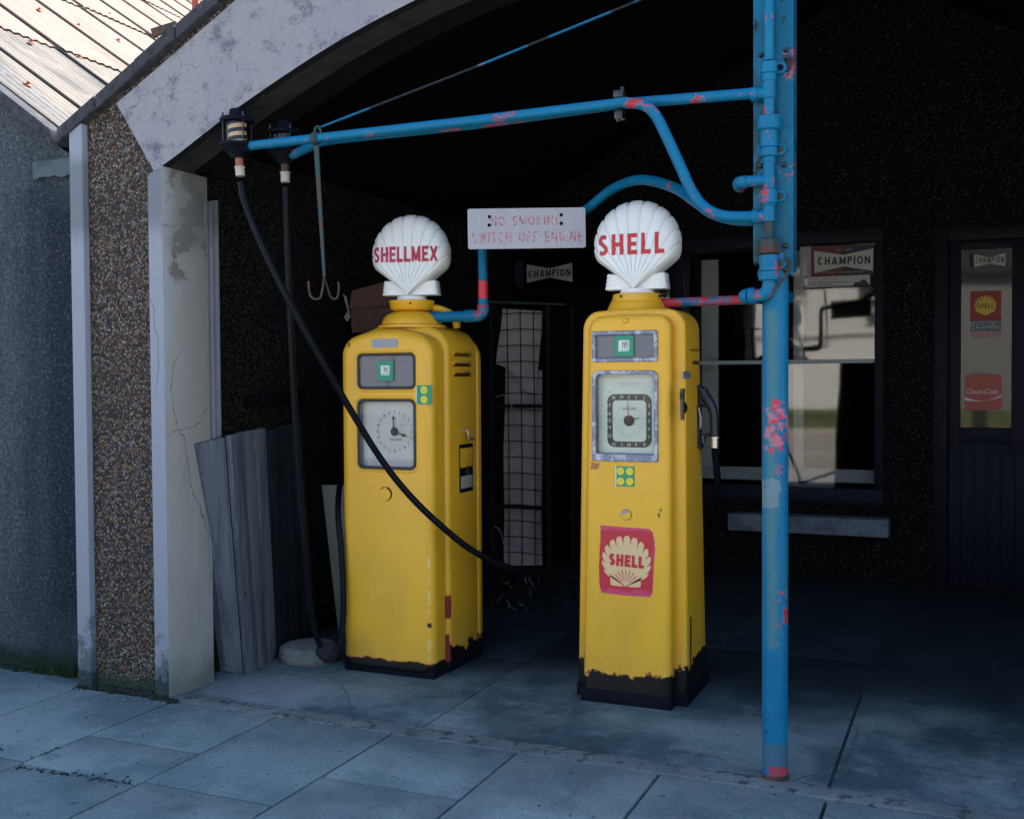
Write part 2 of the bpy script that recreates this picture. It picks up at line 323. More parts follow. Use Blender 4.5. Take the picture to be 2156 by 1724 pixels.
h = M('opal_glass', C3(.84, .85, .85), .32, 0, .5); h.spot(C3(.72, .71, .69), 6, .48, .8, .5).spot(C3(.2, .2, .2), 90, .74, .76, .5, det=2); h.b.inputs['Subsurface Weight'].default_value = .12; h.b.inputs['Subsurface Radius'].default_value = (.03, .03, .03); K['opal'] = h.m
h = M('sign_white', C3(.42, .425, .48), .6); h.spot(C3(.36, .37, .43), 60, .5, .65, .7, det=3).spot(C3(.62, .6, .6), 30, .66, .7, .8); K['sign_white'] = h.m
h = M('faded_red', C3(.46, .43, .50), .7); h.spot(C3(.55, .06, .07), 90, .42, .52, .85, det=3); K['faded_red'] = h.m
wd = M('old_wood', C3(0.1281, 0.1366, 0.1586), .85, 0, .08)
wd.spot(C3(.07, .08, .10), 6, .45, .62, .8, st=(3, 3, .25), det=6).spot(C3(.20, .21, .23), 30, .55, .7, .6, st=(2, 2, .12), det=4).spot(C3(.02, .02, .025), 9, .70, .73, .9, st=(1, 1, .5))
wd.spot(C3(.015, .017, .022), 13, .72, .75, .9, st=(1, 1, .6), off=(2, 5, 1)); wd.bump(wd.noise(40, det=4, st=(2, 2, .08)), .5, .004); K['wood'] = wd.m
wd = M('old_wood_dark', C3(.016, .02, .026), .85, 0, .2); wd.spot(C3(.005, .006, .009), 6, .45, .62, .8, st=(3, 3, .25)); K['wood_dark'] = wd.m
h = M('rough_concrete', C3(.24, .23, .20), .95, 0, .1); h.spot(C3(.13, .145, .155), 7, .42, .62, .8, det=6).spot(C3(.08, .09, .10), 45, .55, .66, .7).bump(h.noise(50, det=5), .7, .008); K['disc'] = h.m
h = M('sill_concrete', C3(0.17, 0.1955, 0.238), .9); h.spot(C3(0.102, 0.119, 0.153), 6, .45, .65); K['sill'] = h.m
simple('board_white', C3(.32, .32, .27), .8, grain=.1)
h = M('cardboard', C3(0.162, 0.09, 0.0696), .9, 0, .1); h.spot(C3(0.108, 0.06, 0.0504), 3, .4, .6, .8); K['cardboard'] = h.m
h = M('cardboard_pale', C3(.36, .30, .29), .9, 0, .1); h.spot(C3(.25, .20, .20), 4, .4, .65, .8).bump(h.noise(9, det=3), .6, .02); K['cardboard_pale'] = h.m
simple('teal_dim', C3(.006, .018, .026), .8); simple('litter', C3(.10, .105, .11), .9); simple('wire_green', C3(.003, .008, .009), .7, 0, .15); simple('string', C3(.30, .28, .22), .9)
simple('champ_white', C3(0.4, 0.4, 0.384), .6); simple('champ_black', C3(0.0096, 0.0112, 0.0176), .6); simple('champ_red', C3(0.112, 0.0096, 0.0144), .6)
simple('champ_navy', C3(.012, .014, .035), .6)
simple('sign_dim', C3(0.24, 0.248, 0.264), .6)
simple('pale_blue', C3(.34, .38, .40), .6); simple('inner_white', C3(.50, .51, .51), .7); simple('cola_red', C3(.42, .085, .06), .6); simple('cola_white', C3(.60, .56, .56), .6); simple('oil_yellow', C3(.50, .40, .03), .6); simple('oil_red', C3(.26, .012, .012), .6)
simple('copper', C3(.30, .085, .045), .6, .1); simple('brass_white', C3(.40, .36, .31), .5); simple('candy_cream', C3(.70, .45, .20), .5)
simple('cloth_black', C3(.008, .009, .013), .9)

def glassmat(name, ior, tint=1.0, refl=None):
    g = bpy.data.materials.new(name); g.use_nodes = True; t = g.node_tree; t.nodes.clear()
    o = t.nodes.new('ShaderNodeOutputMaterial'); mx = t.nodes.new('ShaderNodeMixShader'); fr = t.nodes.new('ShaderNodeFresnel'); fr.inputs[0].default_value = ior
    tr = t.nodes.new('ShaderNodeBsdfTransparent'); tr.inputs[0].default_value = (tint, tint, tint, 1)
    gl = t.nodes.new('ShaderNodeBsdfGlossy'); gl.inputs['Roughness'].default_value = refl or .0
    t.links.new(fr.outputs[0], mx.inputs[0]); t.links.new(tr.outputs[0], mx.inputs[1]); t.links.new(gl.outputs[0], mx.inputs[2]); t.links.new(mx.outputs[0], o.inputs[0])
    nz_ = t.nodes.new('ShaderNodeTexNoise'); nz_.inputs['Scale'].default_value = 2.2; nz_.inputs['Detail'].default_value = 1
    bp = t.nodes.new('ShaderNodeBump'); bp.inputs['Strength'].default_value = .12; bp.inputs['Distance'].default_value = .01 if name == 'window_glass' else 0
    tc = t.nodes.new('ShaderNodeTexCoord'); t.links.new(tc.outputs['Object'], nz_.inputs[0]); t.links.new(nz_.outputs[0], bp.inputs['Height']); t.links.new(bp.outputs[0], gl.inputs['Normal'])
    K[name] = g
glassmat('window_glass', 1.85, .8, .035); glassmat('dial_glass', 1.25, .95); glassmat('sight_glass', 1.4, .9)

# ------------------------------------------------------------ object helpers
def link(name, me, m_, parent=None, smooth=None):
    o = bpy.data.objects.new(name, me); COL.objects.link(o)
    if m_ is not None:
        for mm in (m_ if isinstance(m_, (list, tuple)) else [m_]): me.materials.append(K[mm])
    if smooth is not None:
        me.polygons.foreach_set('use_smooth', [True] * len(me.polygons))
        try: me.set_sharp_from_angle(angle=R(smooth))
        except Exception: pass
    if parent is not None:
        o.parent = parent
        if parent.get('_w'):            # vertices were given in world coordinates
            off = Vector(parent['_w']); me.transform(Matrix.Translation(-off))
            o['_w'] = list(off); WTMP.append(o)
    return o
WTMP = []
def thing(name, label, cat, loc=(0, 0, 0), group=None):
    o = bpy.data.objects.new(name, None); COL.objects.link(o); o.location = loc
    o['label'] = label; o['category'] = cat; o['_w'] = [float(v) for v in loc]; WTMP.append(o)
    if tuple(loc) == (0, 0, 0): o['_w'] = [0.0, 0.0, 0.0]
    if group: o['group'] = group
    o.empty_display_size = .1
    return o
def tag(o, label, cat, group=None):
    o['label'] = label; o['category'] = cat
    if group: o['group'] = group
    return o
def settle(o):
    """put the origin of a one-mesh thing at the foot of its mesh"""
    me = o.data; xs = [v.co for v in me.vertices]
    c = Vector(((min(v.x for v in xs) + max(v.x for v in xs)) / 2, (min(v.y for v in xs) + max(v.y for v in xs)) / 2, min(v.z for v in xs)))
    me.transform(Matrix.Translation(-c)); o.location = c; return o
def struct(name, me, m_, smooth=None):
    o = link(name, me, m_, None, smooth); o['kind'] = 'structure'; return o

class MB:
    def __init__(s): s.v = []; s.f = []; s.mi = []
    def add(s, vs, fs, mi=0):
        b_ = len(s.v); s.v += [tuple(v) for v in vs]; s.f += [tuple(i + b_ for i in f) for f in fs]; s.mi += [mi] * len(fs); return s
    def hexa(s, c, mi=0):     # 8 corners: bottom 4 ccw, top 4 ccw
        return s.add(c, [(3, 2, 1, 0), (4, 5, 6, 7), (0, 1, 5, 4), (1, 2, 6, 5), (2, 3, 7, 6), (3, 0, 4, 7)], mi)
    def box(s, x0, x1, y0, y1, z0, z1, mi=0):
        return s.hexa([(x0, y0, z0), (x1, y0, z0), (x1, y1, z0), (x0, y1, z0), (x0, y0, z1), (x1, y0, z1), (x1, y1, z1), (x0, y1, z1)], mi)
    def tube(s, pts, r, n=14, mi=0, caps=True, rs=None):
        pts = [Vector(p_) for p_ in pts]; N = len(pts); rings = []
        t = (pts[1] - pts[0]).normalized(); up = Vector((0, 0, 1)) if abs(t.z) < .9 else Vector((1, 0, 0))
        a = t.cross(up).normalized()
        for i, p_ in enumerate(pts):
            if i == 0: t = pts[1] - pts[0]
            elif i == N - 1: t = pts[-1] - pts[-2]
            else: t = (pts[i + 1] - p_).normalized() + (p_ - pts[i - 1]).normalized()
            t = t.normalized(); a = (a - t * a.dot(t)).normalized(); b_ = t.cross(a)
            rr = rs[i] if rs else r
            rings.append([p_ + (a * math.cos(2 * math.pi * k / n) + b_ * math.sin(2 * math.pi * k / n)) * rr for k in range(n)])
        vs = [v for rg in rings for v in rg]; fs = []
        for i in range(N - 1):
            for k in range(n):
                k2 = (k + 1) % n; fs.append((i * n + k, i * n + k2, (i + 1) * n + k2, (i + 1) * n + k))
        if caps: fs += [tuple(range(n - 1, -1, -1)), tuple(range((N - 1) * n, N * n))]
        return s.add(vs, fs, mi)
    def lathe(s, c, prof, n=28, axis=(0, 0, 1), mi=0):       # prof: (radius, height along axis)
        c = Vector(c); ax = Vector(axis).normalized(); q = Vector((0, 0, 1)).rotation_difference(ax)
        vs = []; fs = []
        for r_, h_ in prof:
            for k in range(n):
                an = 2 * math.pi * k / n; vs.append(c + q @ Vector((r_ * math.cos(an), r_ * math.sin(an), h_)))
        for i in range(len(prof) - 1):
            for k in range(n):
                k2 = (k + 1) % n; fs.append((i * n + k, i * n + k2, (i + 1) * n + k2, (i + 1) * n + k))
        fs += [tuple(range(n - 1, -1, -1)), tuple(range((len(prof) - 1) * n, len(prof) * n))]
        return s.add(vs, fs, mi)
    def mesh(s, bev=0, seg=2):
        me = bpy.data.meshes.new('m'); me.from_pydata(s.v, [], s.f)
        bm = bmesh.new(); bm.from_mesh(me)
        for f, i in zip(bm.faces, s.mi): f.material_index = i
        if bev:
            bmesh.ops.bevel(bm, geom=[e for e in bm.edges if len(e.link_faces) == 2 and e.calc_face_angle(0) > .5], offset=bev, segments=seg, affect='EDGES', profile=.5)
        bmesh.ops.recalc_face_normals(bm, faces=bm.faces); bm.to_mesh(me); bm.free(); return me
def mobj(name, mb, m_, parent=None, smooth=30, bev=0, seg=2): return link(name, mb.mesh(bev, seg), m_, parent, smooth)

def fill2d(loops, ext=0.0):
    """flat filled shape in the x-z plane facing -y; loops[0] outline, the rest holes"""
    cu = bpy.data.curves.new('c', 'CURVE'); cu.dimensions = '2D'; cu.fill_mode = 'BOTH'; cu.extrude = ext
    for lp in loops:
        sp = cu.splines.new('POLY'); sp.points.add(len(lp) - 1); sp.use_cyclic_u = True
        for p_, (x, y) in zip(sp.points, lp): p_.co = (x, y, 0, 1)
    o = bpy.data.objects.new('tmp', cu); COL.objects.link(o)
    dg = bpy.context.evaluated_depsgraph_get(); me = bpy.data.meshes.new_from_object(o.evaluated_get(dg))
    bpy.data.objects.remove(o); bpy.data.curves.remove(cu)
    me.transform(Matrix(((1, 0, 0, 0), (0, 0, -1, 0), (0, 1, 0, 0), (0, 0, 0, 1)))); return me
def moved(me, v): me.transform(Matrix.Translation(Vector(v))); return me
def join(meshes, mats=None):
    bm = bmesh.new(); out = bpy.data.meshes.new('j')
    for i, me in enumerate(meshes):
        n0 = len(bm.faces); bm.from_mesh(me); bm.faces.ensure_lookup_table()
        if mats:
            for f in bm.faces[n0:]: f.material_index = mats[i]
    bm.to_mesh(out); bm.free(); return out
def textmesh(txt, w_, h_, ext=.002, fat=0.0, space=1.0, ital=0):
    """lettering w_ wide, h_ high, centred, in the x-z plane facing -y"""
    cu = bpy.data.curves.new('t', 'FONT'); cu.body = txt; cu.extrude = .0; cu.offset = fat; cu.space_character = space; cu.shear = ital
    o = bpy.data.objects.new('tmp', cu); COL.objects.link(o)
    dg = bpy.context.evaluated_depsgraph_get(); me = bpy.data.meshes.new_from_object(o.evaluated_get(dg))
    bpy.data.objects.remove(o); bpy.data.curves.remove(cu)
    xs = [v.co.x for v in me.vertices]; ys = [v.co.y for v in me.vertices]
    x0, x1, y0, y1 = min(xs), max(xs), min(ys), max(ys)
    for v in me.vertices:
        v.co = ((v.co.x - (x0 + x1) / 2) / (x1 - x0) * w_, 0, (v.co.y - (y0 + y1) / 2) / (y1 - y0) * h_)
    if ext:
        bm = bmesh.new(); bm.from_mesh(me); r_ = bmesh.ops.extrude_face_region(bm, geom=list(bm.faces))
        bmesh.ops.translate(bm, verts=[g_ for g_ in r_['geom'] if isinstance(g_, bmesh.types.BMVert)], vec=(0, ext, 0))
        bmesh.ops.recalc_face_normals(bm, faces=bm.faces); bm.to_mesh(me); bm.free()
    return me
def rrect(x0, x1, z0, z1, r, n=6, cz=0):
    """rounded rectangle loop ccw; cz = crown height of the top edge"""
    out = []
    for cx_, cz_, a0 in ((x1 - r, z0 + r, -90), (x1 - r, z1 - r, 0), (x0 + r, z1 - r, 90), (x0 + r, z0 + r, 180)):
        for k in range(n + 1):
            a = R(a0 + 90 * k / n); out.append((cx_ + r * math.cos(a), cz_ + r * math.sin(a)))
        if cz and a0 == 0:
            for k in range(1, 10):
                x = (x1 - r) + (x0 - x1 + 2 * r) * k / 10; out.append((x, z1 ))
    if cz:
        xm = (x0 + x1) / 2; hw = (x1 - x0) / 2
        out = [(x, z + (cz * (1 - ((x - xm) / hw) ** 2) if z > z1 - r - .001 else 0)) for x, z in out]
    return out
def inset(lp, d):
    n = len(lp); out = []
    for i in range(n):
        a, b_, c = Vector(lp[i - 1]), Vector(lp[i]), Vector(lp[(i + 1) % n])
        e1 = (b_ - a); e2 = (c - b_)
        if e1.length < 1e-7 or e2.length < 1e-7: out.append(tuple(b_)); continue
        e1.normalize(); e2.normalize(); n1 = Vector((-e1.y, e1.x)); n2 = Vector((-e2.y, e2.x)); q = (n1 + n2)
        if q.length < 1e-6: q = n1
        q.normalize(); k = d / max(.4, q.dot(n1)); out.append(tuple(b_ + q * k))
    return out
def slab(lp, y0, y1, r0, r1, capf=True, capb=True, seg=6):
    """outline lp in x-z extruded from y0 to y1 with rounded front (r0) and back (r1) edges"""
    mb = MB(); lay = []
    for k in range(seg + 1):
        a = R(90 * k / seg); lay.append((y0 + r0 * (1 - math.sin(a)), r0 * (1 - math.cos(a))))
    lay = [(y0 + r0 * (1 - math.cos(R(90 * k / seg))), r0 * (1 - math.sin(R(90 * k / seg)))) for k in range(seg + 1)]
    if r1: lay += [(y1 - r1 * (1 - math.sin(R(90 * k / seg))), r1 * (1 - math.cos(R(90 * k / seg)))) for k in range(seg + 1)]
    else: lay.append((y1, 0))
    n = len(lp); vs = []; fs = []
    for y, d in lay:
        for x, z in (inset(lp, d) if d > 1e-6 else lp): vs.append((x, y, z))
    for i in range(len(lay) - 1):
        for k in range(n):
            k2 = (k + 1) % n; fs.append((i * n + k, i * n + k2, (i + 1) * n + k2, (i + 1) * n + k))
    if capf: fs.append(tuple(range(n)))
    if capb: fs.append(tuple(range(len(lay) * n - 1, (len(lay) - 1) * n - 1, -1)))
    mb.add(vs, fs); mb.front = inset(lp, r0); return mb
def ringframe(lo, li, y0, y1, rnd=.003):
    """a frame between outline lo and hole li, same point count, front at y0"""
    mb = MB(); n = len(lo)
    A, B_ = inset(lo, rnd), inset(li, -rnd)
    L_ = [[(x, y1, z) for x, z in lo], [(x, y0 + rnd, z) for x, z in lo], [(x, y0, z) for x, z in A], [(x, y0, z) for x, z in B_], [(x, y0 + rnd, z) for x, z in li], [(x, y1, z) for x, z in li]]
    vs = [v for l_ in L_ for v in l_]; fs = []
    for i in range(5):
        for k in range(n):
            k2 = (k + 1) % n; fs.append((i * n + k, i * n + k2, (i + 1) * n + k2, (i + 1) * n + k))
    mb.add(vs, fs); return mb
def curve(pts, n=8):
    pts = [Vector(p_) for p_ in pts]; out = []; Q = [pts[0] * 2 - pts[1]] + pts + [pts[-1] * 2 - pts[-2]]
    for i in range(1, len(Q) - 2):
        a, b_, c, d = Q[i - 1], Q[i], Q[i + 1], Q[i + 2]
        for k in range(n):
            t = k / n; out.append(.5 * ((2 * b_) + (c - a) * t + (2 * a - 5 * b_ + 4 * c - d) * t * t + (3 * b_ - a - 3 * c + d) * t ** 3))
    out.append(pts[-1]); return out

# ============================================================ GROUND
mb = MB(); mb.add([(-120, -120, -.14), (120, -120, -.14), (120, 120, -.14), (-120, 120, -.14)], [(0, 1, 2, 3)])
struct('road', mb.mesh(), 'asphalt', None)
mb = MB(); mb.box(-40, 40, -6.47, -6.35, -.139, -.132); struct('road_line', mb.mesh(), 'road_white')
mb = MB(); mb.box(-40, 40, 1.0, 1.13, -.30, -.003); struct('kerb', mb.mesh(.01), 'kerb_stone', 30)
# paving slabs laid in columns across the footway (measured joints)
cols = [-8.2, -7.6, -7.0, -6.4, -5.8, -5.2, -4.62, -4.03, -3.45, -2.86, -2.27, -1.685, -1.09, -.473, .12, .71, 1.3, 1.9, 2.5, 3.1, 3.7, 4.3, 4.9, 5.5]
joints = {-3.45: [1.14, 1.7, 2.42, 3.075, 3.437, 3.955], -4.03: [1.14, 1.9, 2.5, 3.10, 3.96], -2.86: [1.14, 1.75, 2.3, 3.11, 3.958], -2.27: [1.14, 1.9, 2.63, 3.415, 3.955], -1.685: [1.14, 1.8, 2.5, 3.10, 3.95], -1.09: [1.14, 1.75, 2.6, 3.2, 3.94], -.473: [1.14, 2.0, 2.9, 3.36, 3.91]}
mb = MB(); mb.add([(-9, 1.13, -.022), (6, 1.13, -.022), (6, 4.3, -.022), (-9, 4.3, -.022)], [(0, 1, 2, 3)])
struct('footway_bed', mb.mesh(), 'joint_dirt')
mb = MB(); rnd = random.Random(3)
for i in range(len(cols) - 1):
    x0, x1 = cols[i], cols[i + 1]
    js = joints.get(x0) or [1.14, 1.14 + rnd.choice((.6, .75)), 2.3 + rnd.uniform(-.2, .2), 3.05 + rnd.uniform(-.1, .2), 3.96 if x0 > -4 else 4.13]
    if x0 <= -4.04: js[-1] = 4.13
    for a, b_ in zip(js, js[1:]):
        gp = .0045; t = [rnd.uniform(-.0022, .0022) for _ in range(4)]
        e = [rnd.uniform(0, .003) for _ in range(4)]
        X0, X1, Y0, Y1 = x0 + gp + e[0], x1 - gp - e[1], a + gp + e[2], b_ - gp - e[3]
        mb.hexa([(X0, Y0, -.05), (X1, Y0, -.05), (X1, Y1, -.05), (X0, Y1, -.05), (X0, Y0, t[0]), (X1, Y0, t[1]), (X1, Y1, t[2]), (X0, Y1, t[3])], rnd.choice((0, 1, 2, 0)))
struct('paving', mb.mesh(.004, 2), ['paving', 'paving_b', 'paving_c'], 40)
# ragged mortar strip in front of the forecourt
mb = MB(); N = 150; rows = []
for i in range(N + 1):
    x = -3.50 + 9.0 * i / N
    ya = 3.958 - .0125 * (x + 3.5) + .012 * noise.noise((x * 9, 0, 0)) + .004 * noise.noise((x * 31, 2, 0)); yb = 4.083 - .017 * (x + 3.5) + .022 * noise.noise((x * 6, 5, 0)) + .006 * noise.noise((x * 25, 7, 0))
    rows.append([(x, ya, -.03), (x, ya + .004, .003 + .003 * noise.noise((x * 14, 1, 1))), (x, (ya + yb) / 2, .007 + .004 * noise.noise((x * 10, 3, 1))), (x, yb - .004, .004), (x, yb, -.03)])
mb.add([v for r_ in rows for v in r_], [(i * 5 + k, i * 5 + k + 1, i * 5 + k + 6, i * 5 + k + 5) for i in range(N) for k in range(4)])
struct('threshold', mb.mesh(), 'mortar', 50)
# forecourt floor in bays
mb = MB(); N = 60
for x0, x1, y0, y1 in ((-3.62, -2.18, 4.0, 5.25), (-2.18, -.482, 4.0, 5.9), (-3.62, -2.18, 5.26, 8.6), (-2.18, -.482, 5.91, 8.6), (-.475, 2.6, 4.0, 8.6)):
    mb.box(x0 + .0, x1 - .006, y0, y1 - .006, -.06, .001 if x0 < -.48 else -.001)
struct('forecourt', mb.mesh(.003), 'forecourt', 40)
mb = MB(); mb.add([(-3.7, 4.0, -.006), (2.7, 4.0, -.006), (2.7, 11.5, -.006), (-3.7, 11.5, -.006)], [(0, 1, 2, 3)])
struct('forecourt_bed', mb.mesh(), 'joint_dirt')

# ============================================================ GARAGE BUILDING
RX = -.68
def mirror(pts): return pts + [(2 * RX - x, z) for x, z in reversed(pts) if abs(x - RX) > 1e-4]
arch = mirror([(-3.49, 2.509), (-3.40, 2.556), (-3.287, 2.616), (-3.17, 2.677), (-3.058, 2.735), (-2.93, 2.793), (-2.80, 2.851), (-2.65, 2.914), (-2.509, 2.969), (-2.40, 3.006), (-2.315, 3.034), (-2.146, 3.084), (-1.956, 3.130), (-1.743, 3.170), (-1.5, 3.203), (-1.2, 3.228), (-.95, 3.240), (RX, 3.244)])
gb = thing('garage_building', 'pebble-dashed garage with a whitewashed concrete arch and open dark forecourt', 'building', (-3.49, 4.0, 0)); GO = gb
zc = lambda x: 2.758 + .551 * (min(x, 2 * RX - x) + 4.072)     # coping line
# gable wall, pebble dash
outer = [(-4.05, -.02), (-3.545, -.02), (-3.545, 2.55)] + [(x, z + .05) for x, z in arch[1:-1]] + [(2 * RX + 3.545, 2.55), (2 * RX + 3.545, -.02), (2 * RX + 4.05, -.02), (2 * RX + 4.05, zc(-4.05) - .03), (RX, zc(RX) - .03), (-4.05, zc(-4.05) - .03)]
me = moved(fill2d([outer], .14), (0, 4.145, 0)); link('gable_wall', me, 'pebbledash', gb)
# arch beam, white, parallel upper edge
up = [(-3.764, 2.829), (-3.142, 3.172), (-1.9, 3.86), (RX, 4.15)]
up = [(-3.764, 2.829), (-3.05, 3.222), (-2.3, 3.60), (-1.6, 3.85), (RX, 3.95)]
upf = mirror(up)
bl = [(-3.5405, 2.489)] + arch[1:-1] + [(2 * RX + 3.5405, 2.489)]
loop = bl + list(reversed(upf))
me = moved(fill2d([loop], .1025), (0, 4.0875, 0))
bm = bmesh.new(); bm.from_mesh(me); bmesh.ops.bevel(bm, geom=[e for e in bm.edges if len(e.link_faces) == 2 and e.calc_face_angle(0) > 1.2 and abs(e.verts[0].co.y - e.verts[1].co.y) < .01], offset=.008, segments=2, affect='EDGES'); bm.to_mesh(me); bm.free()
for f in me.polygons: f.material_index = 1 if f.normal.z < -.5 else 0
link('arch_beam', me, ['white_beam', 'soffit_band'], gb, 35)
# black band added behind the arch underside, its shade put into the colour
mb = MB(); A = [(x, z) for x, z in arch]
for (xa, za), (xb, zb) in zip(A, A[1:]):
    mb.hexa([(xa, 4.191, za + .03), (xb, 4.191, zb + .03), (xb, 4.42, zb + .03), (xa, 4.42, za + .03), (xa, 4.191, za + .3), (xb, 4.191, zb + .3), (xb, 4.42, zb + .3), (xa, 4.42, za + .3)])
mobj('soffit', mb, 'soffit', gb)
# corner post: white front strip, return face with its warm light put into the colour
for s_, nm in ((1, 'corner_post'), (-1, 'corner_post')):
    X = lambda x: x if s_ > 0 else 2 * RX - x
    mb = MB(); zt = 2.52
    a, b_ = X(-3.575), X(-3.49)
    vs = [(a, 3.975, -.02), (b_, 3.975, -.02), (b_, 4.305, -.02), (a, 4.305, -.02), (a, 3.975, 2.475), (b_, 3.975, 2.512), (b_, 4.305, 2.512), (a, 4.305, 2.475)]
    mb.hexa(vs)
    me = mb.mesh(.006, 2)
    for v in me.vertices: v.co.x += .003 * noise.noise((v.co.x, v.co.y, v.co.z * 2))
    for f in me.polygons: f.material_index = 1 if f.normal.x * s_ > .8 else 0
    link(nm, me, ['white_render', 'warm_lit_render'], gb, 35)
    mb = MB(); mb.box(min(X(-4.052), X(-3.968)), max(X(-4.052), X(-3.968)), 3.968, 4.05, -.02, zc(-4.0) - .045); mobj('edge_strip', mb, 'white_render', gb, 30, .006)
# coping
mb = MB()
for (xa, xb) in ((-4.12, RX), (RX, 2 * RX + 4.12)):
    za, zb = 2.758 + .551 * ((xa if xa < RX else 2 * RX - xa) + 4.072), 2.758 + .551 * ((xb if xb <= RX else 2 * RX - xb) + 4.072)
    n_ = 14
    for k in range(n_):
        x0, x1 = xa + (xb - xa) * k / n_, xa + (xb - xa) * (k + 1) / n_ ; z0, z1 = za + (zb - za) * k / n_, za + (zb - za) * (k + 1) / n_
        j = .004 * math.sin(k * 2.3)
        mb.hexa([(x0, 3.955 + j, z0 - .062), (x1 - .003, 3.955 + j, z1 - .062), (x1 - .003, 4.36, z1 - .062), (x0, 4.36, z0 - .062), (x0, 3.955 + j, z0 + .008), (x1 - .003, 3.955 + j, z1 + .008), (x1 - .003, 4.36, z1 + .008), (x0, 4.36, z0 + .008)])
mobj('coping', mb, 'dark_coping', gb, 30, .008)
# roof behind the coping and dark ceiling
mb = MB()
for s_ in (1, -1):
    X = lambda x: x if s_ > 0 else 2 * RX - x
    mb.hexa([(X(-4.10), 4.34, 2.66), (X(RX), 4.34, 4.545), (X(RX), 11.6, 4.545), (X(-4.10), 11.6, 2.66), (X(-4.10), 4.34, 2.72), (X(RX), 4.34, 4.605), (X(RX), 11.6, 4.605), (X(-4.10), 11.6, 2.72)])
mobj('roof', mb, 'asbestos_low', gb)
mb = MB()
for s_ in (1, -1):
    X = lambda x: x if s_ > 0 else 2 * RX - x
    mb.hexa([(X(-3.9), 4.43, 2.64), (X(RX), 4.43, 4.42), (X(RX), 8.3, 4.42), (X(-3.9), 8.3, 2.64), (X(-3.9), 4.43, 2.655), (X(RX), 4.43, 4.44), (X(RX), 8.3, 4.44), (X(-3.9), 8.3, 2.655)])
mobj('ceiling', mb, 'interior_black', gb)
# side walls
for xa, xb in ((-4.05, -3.585), (2 * RX + 3.585, 2 * RX + 4.05)):
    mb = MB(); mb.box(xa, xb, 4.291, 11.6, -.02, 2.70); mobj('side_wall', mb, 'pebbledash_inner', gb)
# white conduit strips behind the post
mb = MB(); mb.box(-3.545, -3.497, 4.33, 4.352, 1.05, 2.40); mobj('door_guide', mb, 'white_render', gb, 30, .003)
mb = MB(); mb.tube([(-3.555, 4.435, 1.05), (-3.555, 4.435, 2.42)], .020, 14); mobj('door_guide', mb, 'white_render', gb, 30)
# back wall with window, doorway, door openings
YB = 8.3
W1, W2 = (-2.66, -.64), (.62, 2.54)      # window x,z
DR = (-.26, .72, 0, 2.56)                # door
back = [[(-3.62, -.02), (2.3, -.02), (2.3, 3.4), (RX, 4.5), (-3.62, 3.0)],
        [(W1[0], W2[0]), (W1[1], W2[0]), (W1[1], W2[1]), (W1[0], W2[1])]]
back = [[(-2.72, -.02), (DR[0], -.02), (DR[0], DR[3]), (DR[1], DR[3]), (DR[1], -.02), (2.3, -.02), (2.3, 3.2), (RX, 4.5), (-3.62, 2.95), (-3.62, 2.62), (-2.72, 2.62)], back[1]]
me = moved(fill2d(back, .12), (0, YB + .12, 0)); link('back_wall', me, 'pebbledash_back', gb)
# dark room behind
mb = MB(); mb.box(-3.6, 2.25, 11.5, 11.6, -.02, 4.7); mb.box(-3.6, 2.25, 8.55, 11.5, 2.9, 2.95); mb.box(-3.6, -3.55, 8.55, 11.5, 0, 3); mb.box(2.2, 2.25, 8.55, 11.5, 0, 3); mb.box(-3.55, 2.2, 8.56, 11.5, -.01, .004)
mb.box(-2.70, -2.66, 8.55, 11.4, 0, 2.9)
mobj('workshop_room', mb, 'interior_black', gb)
# window
wf = MB(); y0, y1 = YB - .015, YB + .205
for x0, x1, z0, z1 in ((W1[0] - .03, W1[1] + .03, 2.50, 2.60), (W1[0] - .03, W1[1] + .03, .56, .665), (W1[0] - .03, W1[0] + .05, .665, 2.50), (W1[1] - .03, W1[1] + .03, .665, 2.50), (-2.21, -2.10, .665, 2.50)): wf.box(x0, x1, y0, y1, z0, z1)
fr = mobj('window', wf, 'navy_lit', gb, 30, .004)
fr['label'] = 'navy framed shop window with a broad mullion'
mb = MB(); mb.box(-2.10, W1[1] - .03, YB + .012, YB + .045, 1.61, 1.64); mobj('glazing_bar', mb, 'pale_blue', fr, 30, .003)
for xa, xb, ya, yb, za_, zb2_ in ((W1[0] + .05, -2.21, .03, .03, .665, 2.5), (-2.10, W1[1] - .03, .115, .032, .665, 1.625), (-2.10, W1[1] - .03, .196, .034, 1.626, 2.5)):  # panes turned out of the frame plane to steer their reflections
    mb = MB(); mb.add([(xa, YB + ya, za_), (xb, YB + yb, za_), (xb, YB + yb, zb2_), (xa, YB + ya, zb2_)], [(0, 1, 2, 3)]); mobj('pane', mb, 'window_glass', fr)
mb = MB()
xa_, xb_ = P(1478, 800, YB + .24).x, P(1513, 800, YB + .24).x; mb.box(xa_, xb_, YB + .225, YB + .26, .70, 2.45)
xa_, xb_ = P(1671, 800, YB + .24).x, P(1692, 800, YB + .24).x; mb.box(xa_, xb_, YB + .225, YB + .26, .70, 2.49)
mb.box(-2.62, -2.36, YB + .225, YB + .26, .70, 2.40)
mobj('inner_casement', mb, 'inner_white', fr, 30, .003)
mb = MB(); mb.box(-2.10, -.68, YB + .22, YB + .25, .70, .80); mobj('display_shelf', mb, 'pale_blue', fr)
mb = MB(); mb.box(-1.72, -.555, YB - .17, YB + .02, .345, .475); mobj('window_sill', mb, 'sill', gb, 30, .012)
